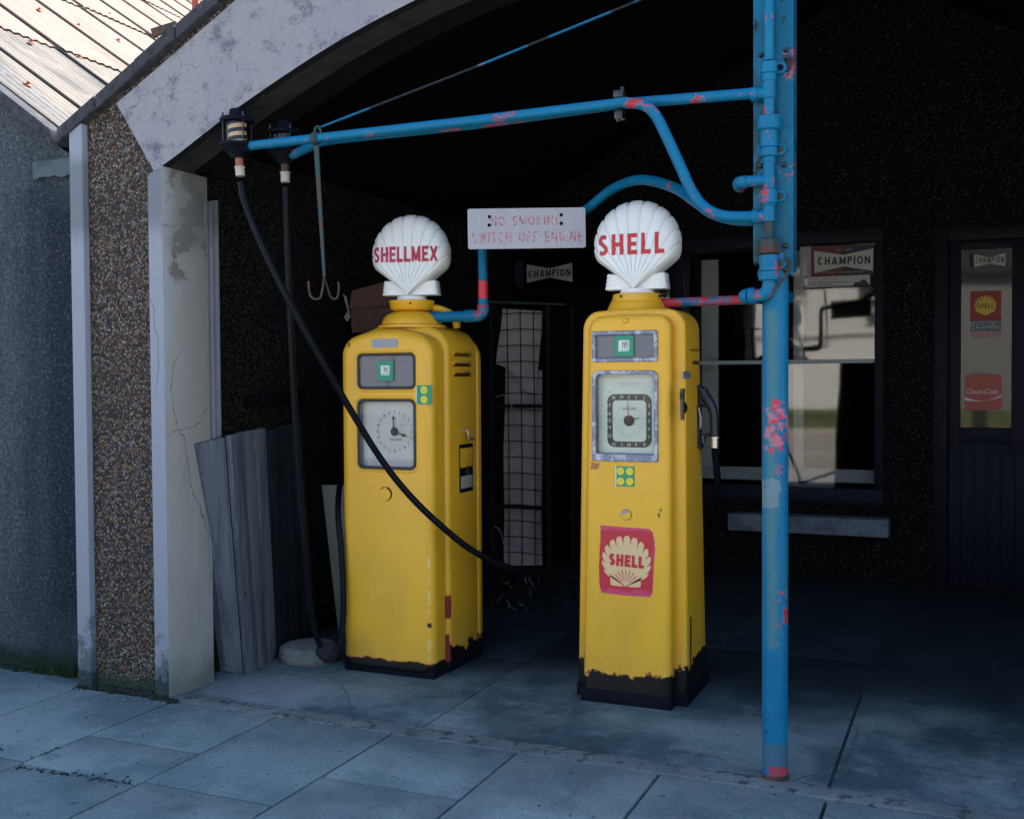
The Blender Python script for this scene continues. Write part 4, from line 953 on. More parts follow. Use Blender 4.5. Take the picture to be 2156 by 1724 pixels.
def stamp_sticker(p0, p1, Y, parent, grid, m_='green_sticker', rad=.0165):
    st = plate('green_shield_sticker'.replace('shield_', ''), p0, p1, Y, m_, parent); a, b_ = P(*p0, Y), P(*p1, Y)
    x0, x1, z0, z1 = min(a.x, b_.x), max(a.x, b_.x), min(a.z, b_.z), max(a.z, b_.z)
    mb = MB(); mb.box(x0 - .003, x0 + .002, Y - .0024, Y - .0016, z0, z1); mobj('white_edge', mb, 'sticker_white', st)
    nx, nz = grid
    for i in range(nx):
        for j in range(nz):
            cx_, cz_ = x0 + (x1 - x0) * (i + .5) / nx, z0 + (z1 - z0) * (j + .5) / nz
            cg = link('rosette', moved(fill2d([cog(rad, cx_, cz_)], .0004), (0, Y - .0021, 0)), 'sticker_yellow', st)
            word('lettering', '85' if nz > nx else '90', (cx_, cz_ + .003), .010, .006, Y - .0028, 'green_sticker', cg, 0, 1, 0)
            scribble('small_print', (cx_, cz_ - .0055), .015, .0028, Y - .0028, 'green_sticker', cg, 3)
    return st
stamp_sticker(Z5(862, 885), Z5(985, 1036), FA - .002, pa, (1, 2), rad=.0205)
# side details
sx = -2.453
for z in (1.642, 1.590, 1.538):
    mb = MB(); n_ = 8; V = []
    for y, k in ((4.915, .1), (4.93, 1), (5.14, 1), (5.155, .1)):
        for j in range(n_ + 1): a = math.pi * j / n_; V.append((sx - .001 + .009 * k * math.sin(a), y, z + .014 * math.cos(a) * (.4 + .6 * k)))
    F = [(i * (n_ + 1) + j, i * (n_ + 1) + j + 1, (i + 1) * (n_ + 1) + j + 1, (i + 1) * (n_ + 1) + j) for i in range(3) for j in range(n_)]; mb.add(V, F); mobj('louvre', mb, 'yellow_a_side', pa, 60)
    mb = MB(); mb.box(sx - .002, sx + .0035, 4.935, 5.135, z - .0175, z - .0135); mobj('louvre_slot', mb, 'base_black', pa)
c = PX(*Z5(1255, 1245), sx + .02)
mb = MB(); y_ = 5.075; z_ = 1.206
y_, z_ = c.y, c.z
mb.tube([(sx - .01, y_, z_), (sx + .03, y_, z_)], .008, 12); mb.tube(curve([(sx + .026, y_, z_ + .006), (sx + .03, y_ + .004, z_ - .02), (sx + .03, y_ + .012, z_ - .045)], 4), .0065, 12)
mb.tube([(sx + .03, y_ + .010, z_ - .045), (sx + .032, y_ + .075, z_ - .045)], .0055, 12); mobj('crank_handle', mb, 'steel', pa, 50)
c1, c2 = PX(*Z5(1202, 1355), sx), PX(*Z5(1308, 1712), sx)
mb = MB(); mb.box(sx - .002, sx + .0015, c1.y, c2.y, c2.z, c1.z); hk = mobj('hatch', mb, 'base_black', pa)
mb = MB(); mb.box(sx + .0, sx + .004, c1.y + .007, c2.y - .007, c2.z + .13, c1.z - .020); mobj('hatch_flap', mb, 'yellow_top', hk, 30, .002)
mb = MB(); mb.box(sx + .0, sx + .0035, c1.y + .010, c2.y - .008, c2.z + .020, c2.z + .085); h_ = mobj('hatch_patch', mb, 'board_white', hk, 30, .003); 
mb = MB(); q = (c1.y + c2.y) / 2; mb.add([(sx + .005, q - .022, c2.z + .085), (sx + .005, q + .03, c2.z + .088), (sx + .006, q + .012, c2.z + .125), (sx + .006, q + .002, c2.z + .142), (sx + .005, q - .012, c2.z + .115)], [(0, 1, 2, 3, 4)]); mobj('torn_hole', mb, 'rusty_metal', hk)
# dome, ring, blue branch, globe
mb = MB(); CX = -2.728; CY = 5.0
mb.lathe((CX, CY, 1.775), [(.180, 0), (.180, .012), (.170, .018), (.160, .020), (.158, .030), (.150, .052), (.128, .074), (.095, .086), (.07, .090), (.07, .1)], 40); mobj('dome', mb, 'yellow_top', pa, 50)
mb = MB(); mb.lathe((CX, CY, 1.866), [(.09, 0), (.104, .004), (.113, .012), (.119, .044), (.121, .052), (.117, .054), (.114, .050), (.08, .046)], 40); cr = mobj('globe_collar', mb, 'yellow_top', pa, 50)
for a in (-60, 25, 150):
    mb = MB(); v = Vector((math.sin(R(a)), -math.cos(R(a)), 0)); mb.lathe(Vector((CX, CY, 1.90)) + v * .115, [(.0055, 0), (.0055, .006)], 10, v); mobj('screw', mb, 'base_black', cr)
mb = MB(); mb.lathe((CX, CY, 1.908), [(.080, 0), (.078, .02), (.076, .034)], 36); mobj('globe_neck', mb, 'opal', pa, 50)
mb = MB(); mb.tube(curve([(CX + .09, 5.06, 1.885), (CX + .14, 5.08, 1.872), (CX + .20, 5.10, 1.835), (CX + .215, 5.10, 1.775)], 5), .021, 14); mobj('vent_elbow', mb, 'yellow_top', pa, 60)
shell_globe(pa, CX + .002, CY, P(852, 619.5, 4.93).z - .002, R(13), 'SHELLMEX', .345, .080, 'letter_crimson', .20, .14, -.010)

# ============================================================ PUMP B (tapered)
FB = 4.70; BX = -1.465; LEAN = .012
pb = thing('petrol_pump', 'tapering yellow petrol pump with a red scallop poster, nearest the blue post', 'petrol pump', (BX, 4.95, 0))
def taper(me, k=.052, ky=.10, y0=FB, full=1.80):
    for v in me.vertices:
        t = max(0, min(1, v.co.z / full)); v.co.x = BX + (v.co.x - BX) * (1 - k * t * 1.6) + LEAN * v.co.z
        yy = v.co.y - y0; v.co.y = y0 + yy * (1 - .22 * t - .10 * max(0, t - .8) * 5)
    return me
def tx(x, z, full=1.80):
    t = max(0, min(1, z / full)); return BX + (x - LEAN * z - BX) / (1 - .052 * t * 1.6)
outB = rrect(-1.678, -1.252, .004, 1.785, .060, 8, cz=.010)
def untap(lp): return [(tx(x, z), z) for x, z in lp]
wb1o, wb1i = rrect(-1.620, -1.308, 1.580, 1.722, .010, 5), rrect(-1.602, -1.327, 1.598, 1.703, .004, 5)
def bfr(i):     # chrome frame: rounded top corners, square bottom
    x0, x1, z0, z1 = -1.620 + i, -1.307 - i, 1.125 + i * 1.9, 1.541 - i; r = .035 - i * .6; out = []
    out += [(x1 - .004, z0), (x1, z0 + .004)]
    for a0, cx_ in ((0, x1 - r), (90, x0 + r)):
        for k in range(8): a = R(a0 + 90 * k / 7); out.append((cx_ + r * math.cos(a), z1 - r + r * math.sin(a)))
    out += [(x0, z0 + .004), (x0 + .004, z0)]; return out
wb2o, wb2i = bfr(0), bfr(.018)
sb = slab(outB, FB, 4.775, .030, .010, capf=False)
cap = moved(fill2d([sb.front, untap(wb1i), untap(wb2i)]), (0, FB, 0))
fpb = link('front_panel', taper(join([sb.mesh(), cap])), 'yellow_b_front', pb, 40)
link('seam_insert', taper(slab(inset(outB, .009), 4.768, 4.798, .001, 0, seg=1).mesh()), 'base_black', pb, 40)  # same added black slab in the tapered pump's seam
sb = slab(rrect(-1.730, -1.196, .004, 1.812, .080, 8, cz=.012), 4.782, 5.215, .022, .065, seg=6); link('body', taper(sb.mesh()), 'yellow_b_side', pb, 40)
mb = MB(); mb.box(-1.684, -1.248, 4.694, 4.778, 0, .060); mb.box(-1.732, -1.194, 4.7785, 5.216, 0, .0595); mobj('plinth', mb, 'base_black', pb, 30, .003)
f1, _ = framed_window(pb, wb1o, wb1i, FB, 'worn_chrome', 'panel_grey', .010, .010, nm='price_window')
gs = plate('price_sticker', Z6(540, 497), Z6(690, 655), FB - .003, 'green_sticker', pb)
plate('number_card', Z6(572, 531), Z6(656, 602), FB - .0045, 'sticker_white', gs, .001)
plate('flag_pole', Z6(572, 531), Z6(580, 624), FB - .0047, 'sticker_white', gs, .001); plate('underline', Z6(580, 607), Z6(656, 615), FB - .0045, 'sticker_white', gs, .001)
c = P(*Z6(621, 568), FB); block('lettering', '195', (c.x + .003, c.z), .0300, .029, FB - .006, 'ink', gs, .15, .16)
f2, bk = framed_window(pb, wb2o, wb2i, FB, 'worn_chrome', 'dial_b', .038, .012, nm='dial')
YD = FB + .036
a, b_ = P(*Z6(483, 955), YD), P(*Z6(833, 1378), YD); a2, b2 = P(*Z6(524, 1003), YD), P(*Z6(791, 1332), YD)
ro = rrect(a.x, b_.x, b_.z, a.z, .036, 8); ri = rrect(a2.x, b2.x, b2.z, a2.z, .020, 8)
band = link('number_band', moved(fill2d([ro, ri], .0005), (0, YD - .001, 0)), 'dial_dark', bk)
cx_, cz_ = (a.x + b_.x) / 2, (a.z + b_.z) / 2; c0x, c0z = P(*Z6(655, 1165), YD).x, P(*Z6(655, 1165), YD).z
pos = {18: (535, 982), 19: (597, 979), 0: (655, 980), 1: (711, 980), 2: (776, 982), 3: (812, 1046), 4: (812, 1110), 5: (812, 1168), 6: (812, 1228), 7: (812, 1295), 8: (778, 1352), 9: (712, 1354), 10: (655, 1354), 11: (600, 1352), 12: (536, 1348), 13: (502, 1283), 14: (500, 1215), 15: (500, 1162), 16: (500, 1108), 17: (498, 1045)}
for k, (zx, zy) in pos.items():
    s_ = str(k); c = P(*Z6(zx, zy), YD); word('numeral', s_, (c.x, c.z), .0085 if len(s_) == 1 and s_ != '1' else (.0025 if s_ == '1' else (.008 if s_ == '11' else .0155)), .0150, YD - .003, 'sticker_white', band, .004, .95, 0)
tk = MB()
for k in range(60):
    if k % 3 == 0: continue
    an = R(6 * k + 1); dx, dz = math.sin(an), math.cos(an); hx, hz = (b2.x - a2.x) / 2 - .003, (a2.z - b2.z) / 2 - .003
    t = min(hx / max(1e-6, abs(dx)), hz / max(1e-6, abs(dz))); t = min(t, .075); l_ = .012
    mx, mz = (a2.x + b2.x) / 2, (a2.z + b2.z) / 2
    if k % 5 == 0: l_ = .022
    p_ = Vector((mx + dx * t, YD - .0015, mz + dz * t)); q_ = Vector((mx + dx * (t - l_), YD - .0015, mz + dz * (t - l_))); n_ = Vector((dz, 0, -dx)) * .00035
    tk.add([p_ + n_, p_ - n_, q_ - n_, q_ + n_], [(0, 1, 2, 3)])
mobj('tick_marks', tk, 'ink_soft', bk)
c = P(*Z6(657, 1070), YD); word('lettering', 'GALLONS', (c.x, c.z), .060, .0115, YD - .002, 'ink_soft', bk, 0, 1.05, 0)
c = P(*Z6(657, 868), YD); scribble('small_print', (c.x, c.z), .108, .0050, YD - .002, 'ink_soft', bk, 4)
c = P(*Z6(657, 888), YD); scribble('small_print', (c.x, c.z), .086, .0050, YD - .002, 'ink_soft', bk, 5)
mb = MB(); mb.lathe((c0x, YD, c0z), [(.0245, 0), (.0245, .005), (.020, .008)], 28, (0, -1, 0)); mobj('dial_hub', mb, 'dial_dark', bk)
hand(R(74), .056, .0045, .0006, bk, YD - .006); hand(R(-2), .098, .0022, .0008, bk, YD - .0095, None, 'letter_red')
for zx in (503, 830): 
    c = P(*Z6(zx, 937), YD); mb = MB(); mb.lathe((c.x, YD, c.z), [(.004, 0), (.003, .002)], 10, (0, -1, 0)); mobj('screw', mb, 'brass_white', bk)
c = P(*Z6(625, 1452), FB)
scribble('worn_engraving', (c.x, c.z + .006), .15, .007, FB - .0125, 'plate_grey', f2, 6); scribble('worn_engraving', (c.x, c.z - .006), .11, .008, FB - .0125, 'plate_grey', f2, 8)
c = P(1317, 675, FB); mb = MB(); mb.lathe((c.x, FB + .001, c.z), [(.014, 0), (.0135, .004), (.010, .009), (.004, .011)], 20, (0, -1, 0)); mobj('panel_bolt', mb, 'yellow_top', pb, 50)
stamp_sticker(Z6(552, 1522), Z6(697, 1685), FB - .002, pb, (2, 2), rad=.0185)
# rust scab by the dial foot
c = P(1319, 1083.5, FB); mb = MB(); mb.lathe((c.x, FB + .001, c.z), [(.0255, 0), (.0255, .002)], 28, (0, -1, 0)); kc = mobj('key_cover', mb, 'rusty_metal', pb, 30)
mb = MB(); mb.lathe((c.x, FB, c.z), [(.0235, 0), (.0235, .005), (.022, .007)], 28, (0, -1, 0)); mobj('cover_disc', mb, 'yellow_top', kc, 30)
lp = [(c.x + .0232 * math.cos(R(a_)), c.z + .0232 * math.sin(R(a_))) for a_ in range(45, 190, 8)]; link('bare_metal', moved(fill2d([lp], .0004), (0, FB - .0076, 0)), 'plate_grey', kc)
# red poster with cream scallop (curling, slightly turned)
px_ = [Zd(430, 372), Zd(815, 402), Zd(838, 425), Zd(853, 480), Zd(860, 560), Zd(850, 700), Zd(843, 860), Zd(838, 910), Zd(820, 938), Zd(620, 925), Zd(437, 903), Zd(422, 840), Zd(418, 700), Zd(424, 560), Zd(430, 480)]
lp = [(P(*q, FB).x, P(*q, FB).z) for q in px_][::-1]
po = link('poster', moved(fill2d([lp], .0007), (0, FB - .0012, 0)), 'poster_red', pb)
hz = P(*Zd(628, 856), FB); tz = P(*Zd(635, 455), FB); s_ = (tz.z - hz.z)
pk = pecten2d(s_, hz.x, hz.z, .16, .80, 13, R(64), R(2)); YP = FB - .0030
em = link('scallop_emblem', moved(fill2d([pk], .0004), (0, YP, 0)), 'poster_cream', po)
for s1 in (-1, 1):
    e_ = [(hz.x + s1 * .004, hz.z + .004), (hz.x + s1 * .022, hz.z - .000), (hz.x + s1 * .067, hz.z + .002), (hz.x + s1 * .072, hz.z + .006), (hz.x + s1 * .074, hz.z + .048), (hz.x + s1 * .055, hz.z + .036)]
    link('scallop_ear', moved(fill2d([e_ if s1 > 0 else e_[::-1]], .0004), (0, YP, 0)), 'poster_cream', em)
rb = MB()
for k in range(-3, 4):
    an = R(k * 14.5 + 2); d = Vector((math.sin(an), 0, math.cos(an))); n_ = Vector((d.z, 0, -d.x)); c_ = Vector((hz.x, YP - .0012, hz.z)); l1 = .078 if abs(k) < 3 else .072
    a_, b1 = c_ + d * .026, c_ + d * l1; rb.add([a_ + n_ * .0008, a_ - n_ * .0008, b1 - n_ * .0022, b1 + n_ * .0022], [(0, 1, 2, 3)])
for s1 in (-1, 1):
    an = R(s1 * 56 + 2); d = Vector((math.sin(an), 0, math.cos(an))); n_ = Vector((d.z, 0, -d.x)); c_ = Vector((hz.x, YP - .0012, hz.z)) + d * .006; b1 = c_ + d * .085; rb.add([c_ + n_ * .0018, c_ - n_ * .0018, b1 - n_ * .0018, b1 + n_ * .0018], [(0, 1, 2, 3)])
mobj('emblem_ribs', rb, 'poster_red', em)
c = P(*Zd(637, 652), FB); block('lettering', 'SHELL', (c.x, c.z), .168, .055, YP - .0012, 'poster_red', em, .27, .10, R(2.5))
# collar drums, neck, globe
CX, CY = -1.478, 4.95
c1 = P(1343, 652, CY)
mb = MB(); mb.lathe((CX, CY, 1.800), [(.165, 0), (.160, .012), (.150, .020), (.143, .030), (.135, .052), (.128, .066), (.122, .070)], 44); mobj('collar_base', mb, 'yellow_top', pb, 40)
mb = MB(); mb.lathe((CX, CY, 1.868), [(.124, 0), (.122, .008), (.116, .034), (.112, .037), (.108, .034)], 44); cr = mobj('globe_collar', mb, 'yellow_top', pb, 40)
for a in (-62, -22, 75, 160):
    mb = MB(); v = Vector((math.sin(R(a)), -math.cos(R(a)), 0)); mb.lathe(Vector((CX, CY, 1.890)) + v * .112, [(.005, 0), (.005, .014 if a != 75 else .034), (.009 if a == 75 else .005, .014 if a != 75 else .036), (.009 if a == 75 else .004, .016 if a != 75 else .042)], 12, v); mobj('screw', mb, 'base_black', cr)
mb = MB(); mb.lathe((CX, CY, 1.895), [(.088, 0), (.082, .02), (.077, .035)], 36); mobj('globe_neck', mb, 'opal', pb, 50)
shell_globe(pb, CX + .003, CY, P(1373, 605, 4.88).z - .002, R(3), 'SHELL', .318, .098, 'letter_red', .20, .24, -.012)
# side: dark seam, nameplate, latch, nozzle boot
def bside(z): return tx_inv(-1.196, z)
def tx_inv(x, z): t = max(0, min(1, z / 1.8)); return BX + (x - BX) * (1 - .052 * t * 1.6) + LEAN * z
sx = tx_inv(-1.196, 1.45)
c1, c2 = PX(*Z6(1078, 775), sx), PX(*Z6(1135, 832), sx)
mb = MB(); mb.box(sx - .001, sx + .003, c1.y, c2.y, c2.z, c1.z); mobj('nameplate', mb, 'plate_grey', pb)
sx = tx_inv(-1.196, 1.3)
c = PX(*Z6(1088, 965), sx + .012); mb = MB()
mb.lathe((sx - .002, c.y, c.z), [(.022, 0), (.020, .008), (.008, .014)], 14, (1, 0, 0)); mb.lathe((sx - .002, c.y + .022, c.z - .055), [(.028, 0), (.024, .014), (.012, .022)], 16, (1, 0, 0)); mb.hexa([(sx - .002, c.y - .008, c.z - .11), (sx + .012, c.y - .008, c.z - .11), (sx + .012, c.y + .008, c.z - .11), (sx - .002, c.y + .008, c.z - .11), (sx - .002, c.y - .016, c.z + .03), (sx + .012, c.y - .016, c.z + .03), (sx + .012, c.y + .016, c.z + .03), (sx - .002, c.y + .016, c.z + .03)])
mobj('switch_latch', mb, 'black_gloss', pb, 40)
c1, c2 = PX(1460, 777, -1.195), PX(1466, 942, -1.195)
mb = MB(); mb.hexa([(-1.235, 4.985, 1.17), (-1.178, 4.985, 1.17), (-1.178, 5.055, 1.17), (-1.235, 5.055, 1.17), (-1.255, 4.955, 1.545), (-1.212, 4.955, 1.545), (-1.212, 5.005, 1.545), (-1.255, 5.005, 1.545)]); mobj('nozzle_boot', mb, 'black_gloss', pb, 40, .008)
# nozzle rests in the boot, its hose runs back behind the pump
YN = 5.0
def N_(zx, zy, dy=0): return P(*Z6(zx, zy), YN + dy)
nz = MB(); 
nz.tube([N_(1160, 862), N_(1200, 918)], .011, 16, 0, True, [.008, .012])
fh = thing('fuel_hose', 'black hose sagging across the square pump, its grey nozzle holstered on the tapering pump', 'hose', (-1.10, 5.0, 0))
mobj('spout', nz, 'steel', fh, 50)
nz = MB(); nz.tube([N_(1190, 905), N_(1240, 930)], .018, 16, 0, True, [.018, .019]); nz.tube(curve([N_(1232, 928), N_(1262, 985), N_(1300, 1045), N_(1322, 1110), N_(1325, 1190), N_(1327, 1285)], 5), .02, 16, 0, True, [.026, .026, .026, .026, .027, .027, .027, .027, .026, .025, .024, .023, .022, .022, .021, .021, .020, .020, .020, .020, .020, .020, .020, .021, .021, .021][:26])
nz.tube([N_(1215, 950), N_(1225, 1030), N_(1290, 1040)], .017, 12)
nbd = mobj('nozzle_body', nz, 'gun_grey', fh, 60)
nz = MB(); nz.tube(curve([N_(1200, 1060), N_(1214, 1120), N_(1218, 1190), N_(1205, 1250)], 4), .006, 10); mobj('trigger', nz, 'brass_white', nbd, 60)
nz = MB(); nz.tube(curve([N_(1160, 1010), N_(1165, 1120), N_(1180, 1250), N_(1240, 1280), N_(1320, 1272)], 4), .009, 10); nz.tube([N_(1232, 1280), N_(1238, 1340)], .014, 10); mobj('guard', nz, 'black_gloss', nbd, 60)
a, b_ = N_(1328, 1290), N_(1328, 1378); nz = MB(); nz.tube([a, a.lerp(b_, .12), a.lerp(b_, .14), b_], .02, 20, 0, True, [.027, .027, .021, .021]); mobj('ferrule', nz, 'steel', fh, 40)
hose_pts = [P(507, 384, 4.0), P(517, 430, 4.005), P(560, 535, 4.03), P(617, 650, 4.10), P(675, 755, 4.20), P(740, 866, 4.34), P(800, 963, 4.46), P(860, 1040, 4.56), P(930, 1108, 4.66), P(1000, 1162, 4.80), P(1080, 1198, 5.00), P(1150, 1213, 5.22), P(1215, 1217, 5.42), Vector((-1.50, 5.50, .60)), Vector((-1.34, 5.48, .66)), Vector((-1.20, 5.34, .80)), Vector((-1.125, 5.10, .97)), b_ + Vector((0, 0, .01))]
mb = MB(); mb.tube(curve(hose_pts, 9), .0160, 14); mobj('hose', mb, 'hose', fh, 60)
# ============================================================ BLUE COLUMN
cp = thing('steel_column', 'chipped blue steel post with pipe fittings clamped to its upper channel', 'column', (-.678, 4.05, 0))
PXc, PYc = -.678, 4.05
mb = MB(); mb.lathe((PXc, PYc, -.01), [(.0475, 0), (.0475, 1.0), (.0475, 1.97)], 36); mobj('post', mb, 'blue_pole', cp, 50)
mb = MB(); mb.lathe((PXc, PYc, 0), [(.052, 0), (.051, .018), (.048, .022)], 30); mobj('base_collar', mb, 'rusty_metal', cp, 40)
x0, x1 = P(1586, 300, 4.02).x, P(1671, 300, 4.02).x
zt = 3.30; zb_ = P(1632, 583, 4.02).z
mb = MB(); cy0, cy1 = 4.018, 4.092
mb.hexa([(x0, cy0 + .012, zb_ + .05), (x0 + .007, cy0 + .012, zb_ + .05), (x0 + .007, cy1, zb_ + .05), (x0, cy1, zb_ + .05), (x0, cy0 + .012, zt), (x0 + .007, cy0 + .012, zt), (x0 + .007, cy1, zt), (x0, cy1, zt)])
mb.box(x1 - .007, x1, cy0 + .012, cy1, zb_ + .02, zt)
ch = MB(); ch.add([(x0, cy0, zb_ + .06), (x1, cy0, zb_ + .0), (x1, cy0 + .011, zb_ + .0), (x0, cy0 + .011, zb_ + .06), (x0, cy0, zt), (x1, cy0, zt), (x1, cy0 + .011, zt), (x0, cy0 + .011, zt)], [(3, 2, 1, 0), (4, 5, 6, 7), (0, 1, 5, 4), (1, 2, 6, 5), (2, 3, 7, 6), (3, 0, 4, 7)])
chn = mobj('channel', ch, 'blue_channel', cp, 30, .002); mobj('channel_flanges', mb, 'blue_channel', chn, 30)
YF = 3.985
def bolt(px, py, r=.011, dark=True, par=None):
    c = P(px, py, 4.012); b_ = MB(); b_.lathe((c.x, 4.018, c.z), [(r, 0), (r, .006), (r * .6, .010), (r * .55, .016)], 10, (0, -1, 0)); mobj('bolt', b_, 'black_gloss' if dark else 'blue_fitting', par or cp, 30)
for q in ((1602, 116), (1655, 105), (1656, 122), (1601, 350), (1651, 347), (1655, 518), (1655, 567)): bolt(*q, r=.010)
PIPEX = 1619
def zz(py): return P(PIPEX, py, YF).z
pxm = .00178                                   # metres per reading unit on this plane
def ringset(name, prof, m_='blue_fitting', n=26):
    b_ = MB(); xc = P(PIPEX, 400, YF).x + .0; pr = [(r * pxm, zz(y)) for y, r in prof][::-1]
    b_.lathe((xc, YF, 0), pr, n); return mobj(name, b_, m_, cp, 40)
XC = P(PIPEX, 400, YF).x
ringset('service_pipe', [(-60, 10), (128, 10)], 'blue_pipe_red')
ringset('pipe_collar', [(131, 14), (133, 17), (155, 17), (157, 14)])
ringset('pipe_tee', [(157, 15), (172, 15), (172.5, 13.5), (208, 13.5), (209, 11)])
ringset('service_pipe', [(209, 11), (246, 11)], 'blue_pipe_red')
ringset('pipe_union', [(245, 22), (248, 24.5), (273, 24.5), (276, 22), (277, 18.5), (311, 18.5), (312, 16)])
ringset('pipe_collar', [(312, 16), (313, 18), (330, 18), (331, 14)])
ringset('pipe_tee', [(331, 13), (341, 13), (342, 12), (400, 12), (401, 13)])
ringset('pipe_collar', [(400, 15), (402, 17.5), (428, 17.5), (430, 15)])
ringset('pipe_tee', [(430, 15), (433, 15), (434, 12.5), (467, 12.5), (468, 9.5)])
ringset('brass_nipple', [(468, 9.5), (502, 9)], 'teal_rusty')
ringset('hex_union', [(503, 18), (506, 25), (534, 25), (537, 18)], 'teal_rusty', 6)
ringset('pipe_sleeve', [(537, 16), (538, 19), (570, 19), (572, 17)])
ringset('pipe_collar', [(572, 19.5), (573, 20.5), (590, 20.5), (591, 17)])
for py, sx_ in ((145, 1), (316, 1), (414, 1), (556, 1), (316, -1), (150, -1), (414, -1), (575, -1)):        # clamp ears and their bolts
    c = P(PIPEX, py, 4.0); b_ = MB(); xx = XC + sx_ * (.034 if sx_ > 0 else .022); w_ = .034 if sx_ > 0 else .020
    lp = rrect(min(XC, XC + sx_ * (w_ + .025)), max(XC, XC + sx_ * (w_ + .025)), c.z - .021, c.z + .021, .019, 5)
    link('clamp_ear', moved(fill2d([lp], .005), (0, 4.008, 0)), 'blue_fitting', cp)
    b_.lathe((XC + sx_ * (w_ + .005), 4.004, c.z), [(.0115, 0), (.0115, .007), (.006, .008), (.006, .014)], 6, (0, -1, 0)); mobj('bolt', b_, 'black_gloss' if py != 145 else 'base_black', cp, 30)
# side branches: upper and lower tee arms, elbow stub
for py, pe in ((196, 1588), (455, 1590)):
    a, b_ = Vector((XC, YF, P(PIPEX, py, YF).z)), Vector((P(pe - 6, py, YF).x, YF, P(PIPEX, py, YF).z))
    mb = MB(); mb.tube([a, a.lerp(b_, .6), a.lerp(b_, .62), b_], .02, 18, 0, True, [.0225, .0225, .026, .026]); mobj('tee_arm', mb, 'blue_fitting', cp, 50)
a = Vector((XC, YF, P(PIPEX, 379, YF).z)); b_ = Vector((P(1573, 379, YF).x, YF, a.z))
mb = MB(); mb.tube([a, b_], .021, 16); mb.tube(curve([b_, b_ + Vector((-.022, .002, -.001)), b_ + Vector((-.034, .016, -.003)), b_ + Vector((-.036, .05, -.008))], 5), .023, 16); mobj('elbow_stub', mb, 'blue_pipe_red', cp, 60)
a = Vector((XC, YF, zz(590))); z_ = P(1610, 622, YF).z
mb = MB(); mb.tube(curve([a, Vector((XC, YF, z_ + .035)), Vector((XC - .012, YF, z_ + .008)), Vector((XC - .04, YF, z_)), Vector((XC - .07, YF, z_))], 6), .0235, 18); mobj('bottom_elbow', mb, 'blue_pipe_red', cp, 60)
a = Vector((XC - .07, YF, z_)); mb = MB(); mb.tube([a + Vector((.018, 0, 0)), a + Vector((-.004, 0, 0))], .030, 18)
mb.tube(curve([a, a + Vector((-.014, .008, 0)), a + Vector((-.018, .03, 0)), a + Vector((-.0, .07, 0))], 5), .027, 18); mobj('elbow_union', mb, 'blue_fitting', cp, 60)
bend0 = a + Vector((0, .07, 0))
# loose rusty strap below the channel
mb = MB(); mb.tube(curve([P(1652, 545, 4.0), P(1664, 552, 3.99), P(1655, 580, 3.99), P(1630, 612, 3.975)], 5), .005, 8); mobj('loose_strap', mb, 'rusty_metal', cp, 60)

# ============================================================ DELIVERY ARMS (each with its sight glass)
def sight_glass(root, cx_, cy_, zc_, ztop, zbot, helix):
    """zc_ = centre height of the arm; glass between zbot..ztop"""
    r = .052
    b_ = MB(); b_.lathe((cx_, cy_, zc_ - .040), [(.030, -.006), (.034, .006), (.054, .026), (.070, .044), (.079, .050), (.079, .060), (.056, .062)], 30); lo_ = mobj('lower_flange', b_, 'base_black', root, 40)
    b_ = MB(); b_.lathe((cx_, cy_, ztop), [(.056, 0), (.077, .002), (.079, .012), (.072, .020), (.040, .028), (.036, .034), (.034, .056), (.030, .060)], 30); up_ = mobj('cap', b_, 'base_black', root, 40)
    for k in range(4):
        an = R(45 + 90 * k + 15); v = Vector((cx_ + .068 * math.cos(an), cy_ + .068 * math.sin(an), 0)); b_ = MB()
        b_.tube([v + Vector((0, 0, zc_ + .02)), v + Vector((0, 0, ztop + .01))], .003, 8); b_.lathe(v + Vector((0, 0, ztop + .016)), [(.008, 0), (.008, .008), (.004, .009), (.004, .022)], 8); mobj('tie_bolt', b_, 'gun_grey', up_, 30)
    z0 = zc_ + .022
    b_ = MB(); b_.lathe((cx_, cy_, z0), [(.040, 0), (.040, ztop - z0)], 24); mobj('inner_sleeve', b_, 'base_black', root, 40)
    if helix:
        b_ = MB(); n_ = 90; V = []; F = []; h_ = ztop - z0; pitch_ = .036; wd_ = .018
        turns = (h_ + .03) / pitch_
        for i in range(n_ + 1):
            t = i / n_; an = -t * turns * 2 * math.pi; zz_ = z0 - .02 + t * (h_ + .03) - wd_
            for q in (0, wd_):
                z2 = min(max(zz_ + q, z0 + .001), ztop - .001); V.append((cx_ + .0425 * math.cos(-an), cy_ + .0425 * math.sin(-an), z2))
        for i in range(n_): F.append((2 * i, 2 * i + 2, 2 * i + 3, 2 * i + 1))
        b_.add(V, F); mobj('spiral_band', b_, 'candy_cream', root, 60)
    else:
        b_ = MB(); b_.box(cx_ - .024, cx_ - .012, cy_ - .045, cy_ - .042, z0, ztop - .005); b_.box(cx_ + .014, cx_ + .026, cy_ - .045, cy_ - .042, z0 + .0, ztop - .02); mobj('indicator', b_, 'sign_dim', root)
    b_ = MB(); V = []; n_ = 28
    for z in (z0, ztop):
        for k in range(n_): V.append((cx_ + r * math.cos(2 * math.pi * k / n_), cy_ + r * math.sin(2 * math.pi * k / n_), z))
    b_.add(V, [(k, (k + 1) % n_, n_ + (k + 1) % n_, n_ + k) for k in range(n_)]); mobj('glass_tube', b_, 'sight_glass', root, 60)
    return lo_
